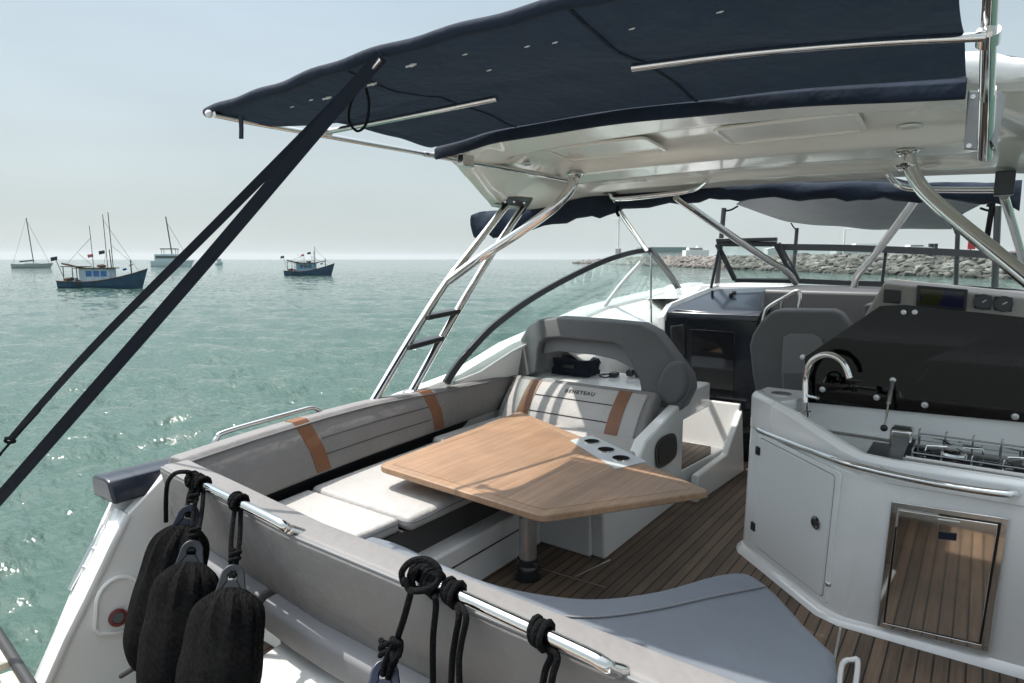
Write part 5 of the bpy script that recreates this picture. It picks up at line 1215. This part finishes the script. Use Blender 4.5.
# fridge drawer
FY = 3.118
fz = lambda x, y, o=0: aty(x, y, FY-o)
fg = Thing('drawer_fridge', 'polished stainless drawer fridge set in the front of the white galley', 'fridge', fz(930,640))
Fo = [fz(894,499.5), fz(1011,518), fz(988.5,650), fz(878,625.5)]; x0 = (Fo[0].x+Fo[3].x)/2
Fo = [V(x,FY,z) for x, z in ((-.248,.628),(.149,.646),(.125,.080),(-.268,.055))]
bm = nb(); Fi = [V(p.x+(.024 if p.x < 0 else -.024), FY, p.z+(.022 if p.z < .3 else -.024)) for p in Fo]
loft(bm, [[o+V(0,-.004,0), o+V(0,-.018,0), i+V(0,-.018,0), i+V(0,-.004,0)] for o, i in zip(Fo, Fi)], loop=True); fg.part('frame', bm, 'chrome', bevel=.003)
bm = nb(); prism(bm, [p+V(0,-.007,0) for p in Fi], (0,.004,0)); fg.part('gasket', bm, 'black', smooth=False)
Fd = [V(p.x+(.006 if p.x < 0 else -.007), FY-.009, p.z+(.006 if p.z < .3 else -.006)) for p in Fi]
bm = nb(); prism(bm, Fd, (0,-.012,0)); fd_ = fg.part('drawer_front', bm, 'fridge', bevel=.003) if 'fridge' in M else None
M_f = basic('mirror_stainless', (.74,.70,.64), .045, 1, .02, 14, bmp=.02, bscale=4); M['fridge'] = M_f
if fd_ is None:
    fd_ = fg.part('drawer_front', bm, 'fridge', bevel=.003)
hx, hz = -.02, .56
bm = nb(); hp_ = [aty(x, y, FY-.0215) for x, y in ((938,519),(960,522),(958,542),(936.5,539.5))]; hc = sum(hp_, V(0,0,0))/4; hi = [hc+(p-hc)*.84 for p in hp_]
loft(bm, [[o, o+V(0,-.008,0), i+V(0,-.008,0), i] for o, i in zip(hp_, hi)], loop=True); fg.part('handle_frame', bm, 'chrome', fd_)
bm = nb(); prism(bm, [hi[0].lerp(hi[3],.6), hi[1].lerp(hi[2],.6), hi[2], hi[3]], (0,-.004,0)); fg.part('handle_pull', bm, 'blue_plastic', fd_)
for x, z in ((-.236,.60),(-.244,.34),(-.252,.085),(.132,.615),(.121,.36),(.112,.10)):
    if 1:
        bm = nb(); disc(bm, V(x,FY-.018,z), (0,-1,0), .0045, .002, 10); fg.part('screw', bm, 'brushed')
# stove with fiddle rails
S0 = [aty(x, y, Y_) for x, y, Y_ in ((896,434,3.22),(1030,457,3.20))]
sx0, sx1, sz = -.215, .42, .785
sv = Thing('gas_stove', 'chrome framed gas hob with upright pot holders on the galley worktop', 'stove', (0,3.4,sz-.04))
bm = nb(); box(bm, sx0, sx1, 3.20, 3.62, .735, sz); sv.part('base', bm, 'black_gloss', bevel=.006)
bm = nb()
tube(bm, [V(sx0,3.19,sz+.012), V(sx1,3.19,sz+.012)], .012, flat=(.012,.018), up=(0,0,1)); tube(bm, [V(sx0,3.63,sz+.008), V(sx1,3.63,sz+.008)], .01, flat=(.01,.012), up=(0,0,1)); tube(bm, [V(sx0,3.19,sz+.008), V(sx0,3.63,sz+.008)], .01, flat=(.01,.012), up=(0,0,1)); sv.part('frame', bm, 'chrome')
for x in (-.05,.24):
    c = V(x,3.42,sz); bm = nb(); lathe(bm, [(.055,0),(.05,.014),(.03,.02),(.001,.02)], c, (0,0,1), 20); bu = sv.part('burner', bm, 'brushed')
    bm = nb(); lathe(bm, [(.085,.0),(.088,.003),(.06,.004)], c, (0,0,1), 24); sv.part('burner_tray', bm, 'black', bu)
    for a in range(4):
        bm = nb(); d = V(math.cos(a*PI/2+.4), math.sin(a*PI/2+.4), 0); tube(bm, [c+d*.115+V(0,0,.01), c+d*.11+V(0,0,.036), c+d*.03+V(0,0,.038)], .004, 6); sv.part('pan_support', bm, 'chrome', bu)
for y, h in ((3.24,.032),(3.58,.042)):
    bm = nb(); tube(bm, [V(sx0+.02,y,sz+h), V(sx1,y,sz+h)], .0042, 8); br = sv.part('fiddle_rail', bm, 'plate_grey')
    for i in range(6):
        x = sx0+.02+i*.105; bm = nb(); tube(bm, [V(x,y,sz), V(x,y,sz+h+.012), V(x+.004,y+.01,sz+h+.022)], .0036, 6, sub=2); sv.part('rail_post', bm, 'plate_grey', br)
bm = nb(); lathe(bm, [(.028,0),(.028,.07),(.02,.085)], aty(884,432,3.40)+V(0,0,-.02), (0,0,1), 16); 
bm.free()
bm = nb(); box(bm, sx0-.17, sx0-.02, 3.30, 3.60, .735, .752); gp = ga.part('dark_mat', bm, 'black', bevel=.004)
bm = nb(); box(bm, sx0-.10, sx0-.005, 3.56, 3.68, .735, .835); ga.part('stove_hood', bm, 'brushed', bevel=.012)
# smoked lid standing open behind the worktop
sp_ = Thing('smoked_lid', 'dark smoked acrylic lid standing open behind the galley worktop', 'lid', aty(900,400,3.8))
LP = [(804,402),(805,357),(880,306),(905,305),(1040,319),(1040,424)]
def ly(y): return 3.855-.03*(y-300)/100
bm = nb(); prism(bm, [aty(x, y, ly(y)) for x, y in LP], (0,.010,0)); lid = sp_.part('panel', bm, 'smoked', smooth=False)
bm = nb(); tube(bm, [aty(909,307,3.868), aty(905,404,3.83)], .003, flat=(.003,.002), up=(0,-1,0)); sp_.part('joint_line', bm, 'grey_frame', lid)
for x, y in ((823,389),(877,397),(925,404.5),(1015,416),(904,312),(915,312),(803,357)):
    c = aty(x, y, ly(y)-.004); bm = nb(); r = .017 if y > 380 else .014
    lathe(bm, [(r,0),(r,-.012),(r*.85,-.018),(r*.4,-.019),(r*.3,-.015),(.001,-.015)], c, (0,1,0), 20); sp_.part('standoff', bm, 'chrome_dull')
bm = nb(); a = aty(893,380,3.84); b = aty(884,428,3.55); tube(bm, [a, a.lerp(b,.5)], .0105, 10); gsx = sp_.part('gas_strut', bm, 'chrome_dull')
bm = nb(); tube(bm, [a.lerp(b,.5), b], .0055, 8); sp_.part('rod', bm, 'chrome', gsx)
for c in (a, b):
    bm = nb(); bmesh.ops.create_uvsphere(bm, u_segments=12, v_segments=8, radius=.017); bmesh.ops.translate(bm, vec=c, verts=bm.verts); sp_.part('ball_joint', bm, 'white_plastic' if c is a else 'black', gsx)
# dark cupboard front under the console behind the lid
bm = nb(); box(bm, -.62, .6, 4.75, 5.2, .0, 1.36); yacht.part('helm_base', bm, 'dash_dark', bevel=.02)
M['bounce_pontoon'] = teak('pale_bounce_planks', (.44,.45,.45), (.32,.325,.33), line=.14, along='X')  # unseen dock astern, added and made pale to bounce fill light
bm = nb(); slab(bm, [(-6.5,-7.5),(9,-7.5),(9,-.75),(-3.5,-.75),(-3.5,.45),(-6.5,.45)], -.42, -.30); structure('bounce_pontoon', bm, 'bounce_pontoon', smooth=False)

# ================================================================== forward canvas
rc = Thing('rolled_curtain', 'rolled navy curtain hanging below the forward edge of the hardtop', 'curtain', (-1.6, 4.4, 1.9))
cpx = [(474,225,4.5,.10),(492,224,4.5,.112),(520,219,4.5,.105),(560,211,4.55,.095),(600,205,4.6,.085),(640,198,4.65,.072),(690,194,4.7,.06),(740,191,4.74,.055),(800,191,4.82,.055),(860,191,4.9,.058),(920,192,4.95,.055),(985,192,5.0,.06),(1030,196,5.0,.09)]
bm = nb(); rings = []
CP = [(aty(x, y, Y_), h) for x, y, Y_, h in cpx]
for i in range(len(CP)-1):
    for s_ in range(5):
        t = s_/5; p = CP[i][0].lerp(CP[i+1][0], t); h = CP[i][1]*(1-t)+CP[i+1][1]*t; k = i*5+s_
        w = .012*math.sin(k*1.3)+.006*math.sin(k*2.9)
        rings.append([p+V(0,.05*math.cos(a)+.01*math.sin(k+a*2), h*math.sin(a)*(1+.08*math.sin(k*.9+a*3))-(w if math.sin(a) < 0 else 0)) for a in np.linspace(0, 2*PI, 14, endpoint=False)])
loft(bm, rings); rcb = rc.part('roll', bm, 'navy')
bm = nb(); tube(bm, [aty(618,205,4.3), aty(617,212,4.3), aty(619,216,4.3)], .012, 8, sub=3); rc.part('tie', bm, 'rope')
# grey shade over the foredeck and its poles
sh = Thing('foredeck_shade', 'sagging grey canvas shade stretched over the foredeck', 'awning', (-1.2, 8, 2.2))
a1, a2 = aty(700,196,6.9), aty(992,196,6.9)
f1_, f2_ = aty(790,222,10.6), aty(952,229,10.6)
p0_, p3_ = aty(736,204,7.0), aty(984,203,7.0)
def shd(u, v):
    l = p0_.lerp(f1_, v)+V(.10*math.sin(PI*v),0,-.05*math.sin(PI*v)); r = p3_.lerp(f2_, v)+V(-.08*math.sin(PI*v),0,0)
    p = l.lerp(r, u); s_ = math.sin(PI*u)
    return p+V(0,(-.7*(1-v)-.30*v)*s_, -.04*s_*math.sin(PI*v)-.055*s_*v+.012*math.sin(14*u+3*v)*s_+.22*(1-v)**2*s_)
bm = nb(); sheet(bm, shd, 50, 30); sh.part('canvas', bm, 'grey_canvas', solid=.004)
poles = (('port aft pole of the foredeck shade, standing just left of the tilted pane', (724,208),(716,289),7.0,(738,206)), ('slim dark pole right of the tilted pane holding the forward corner of the shade', (797,228),(792,284),10.6,(791,223)),
         ('slim dark pole behind the console screen holding the shade corner', (958,226),(956,292),10.4,(953,229)), ('dark pole near the right edge with a black tie to the shade', (998,206),(995,296),7.0,(980,208)))
for lab, a, b, Y_, cpt in poles:
    pa_, pb2 = aty(*a, Y_), aty(*b, Y_)
    t = Thing('shade_pole', lab, 'pole', pb2, group='poles of the foredeck shade')
    bm = nb(); tube(bm, [pa_, pb2+V(0,0,-.12)], .026 if Y_ < 9 else .028, 8); t.part('tube', bm, 'grey_frame')
    cc_ = aty(*cpt, Y_); bm = nb(); tube(bm, [pa_+V(0,0,-.03), (pa_+cc_)/2+V(0,0,-.03), cc_], .010, 6, sub=4); t.part('tie', bm, 'rope')
    if a[0] > 950:
        bm = nb(); tube(bm, [(pa_+cc_)/2, (pa_+cc_)/2+V(.02,0,-.08), (pa_+cc_)/2+V(.05,0,-.02)] if Y_ > 9 else [pa_.lerp(cc_,.5), pa_.lerp(cc_,.3)+V(0,0,.08), pa_.lerp(cc_,.45)+V(0,0,-.25)], .022, 6, sub=3); t.part('tail', bm, 'rope')

# ================================================================== gangway corner at lower left
gw = Thing('gangway', 'corner of a cream gangway with a black rubber edge, bottom left', 'gangway', atz(10,670,.05))
a, b = atz(-30,590,.10), atz(62,735,.10)
bm = nb(); tube(bm, [a, b], .020, 12); gw.part('edge_tube', bm, 'rubber')
d = (b-a).normalized(); n = V(d.y,-d.x,0); n = n if _proj((a+b)/2+n)[0] < _proj((a+b)/2)[0] else -n
bm = nb(); prism(bm, [a+n*.012+V(0,0,-.03), a.lerp(b,.57)+n*.012+V(0,0,-.03), a.lerp(b,.57)+n*.5+V(0,0,-.03), a+n*.5+V(0,0,-.03)], (0,0,.03)); gw.part('plank', bm, 'cream', bevel=.005)
bm = nb(); prism(bm, [a.lerp(b,.60)+n*.012+V(0,0,-.045), b+n*.012+V(0,0,-.045), b+n*.06+V(0,0,-.045), a.lerp(b,.60)+n*.06+V(0,0,-.045)], (0,0,.03)); gw.part('side_beam', bm, 'cream', bevel=.005)

# ------------------------------------------------------------------ air
HAZE = 0.0001
if HAZE:
    bm = nb(); box(bm, -9000, 9000, -9000, 9000, SEA-2.5, 70)
    hm = bpy.data.materials.new('haze'); hm.use_nodes = True; nt = hm.node_tree; nt.nodes.clear()
    o_ = nt.nodes.new('ShaderNodeOutputMaterial'); pv = nt.nodes.new('ShaderNodeVolumePrincipled'); pv.inputs['Color'].default_value = (.86,.90,.92,1); pv.inputs['Density'].default_value = HAZE; pv.inputs['Anisotropy'].default_value = .3
    nt.links.new(pv.outputs[0], o_.inputs['Volume'])
    hz_ = mk('haze', bm, hm, smooth=False); hz_['kind'] = 'stuff'; hz_['label'] = 'thin pale sea haze over the bay'; hz_['category'] = 'haze'
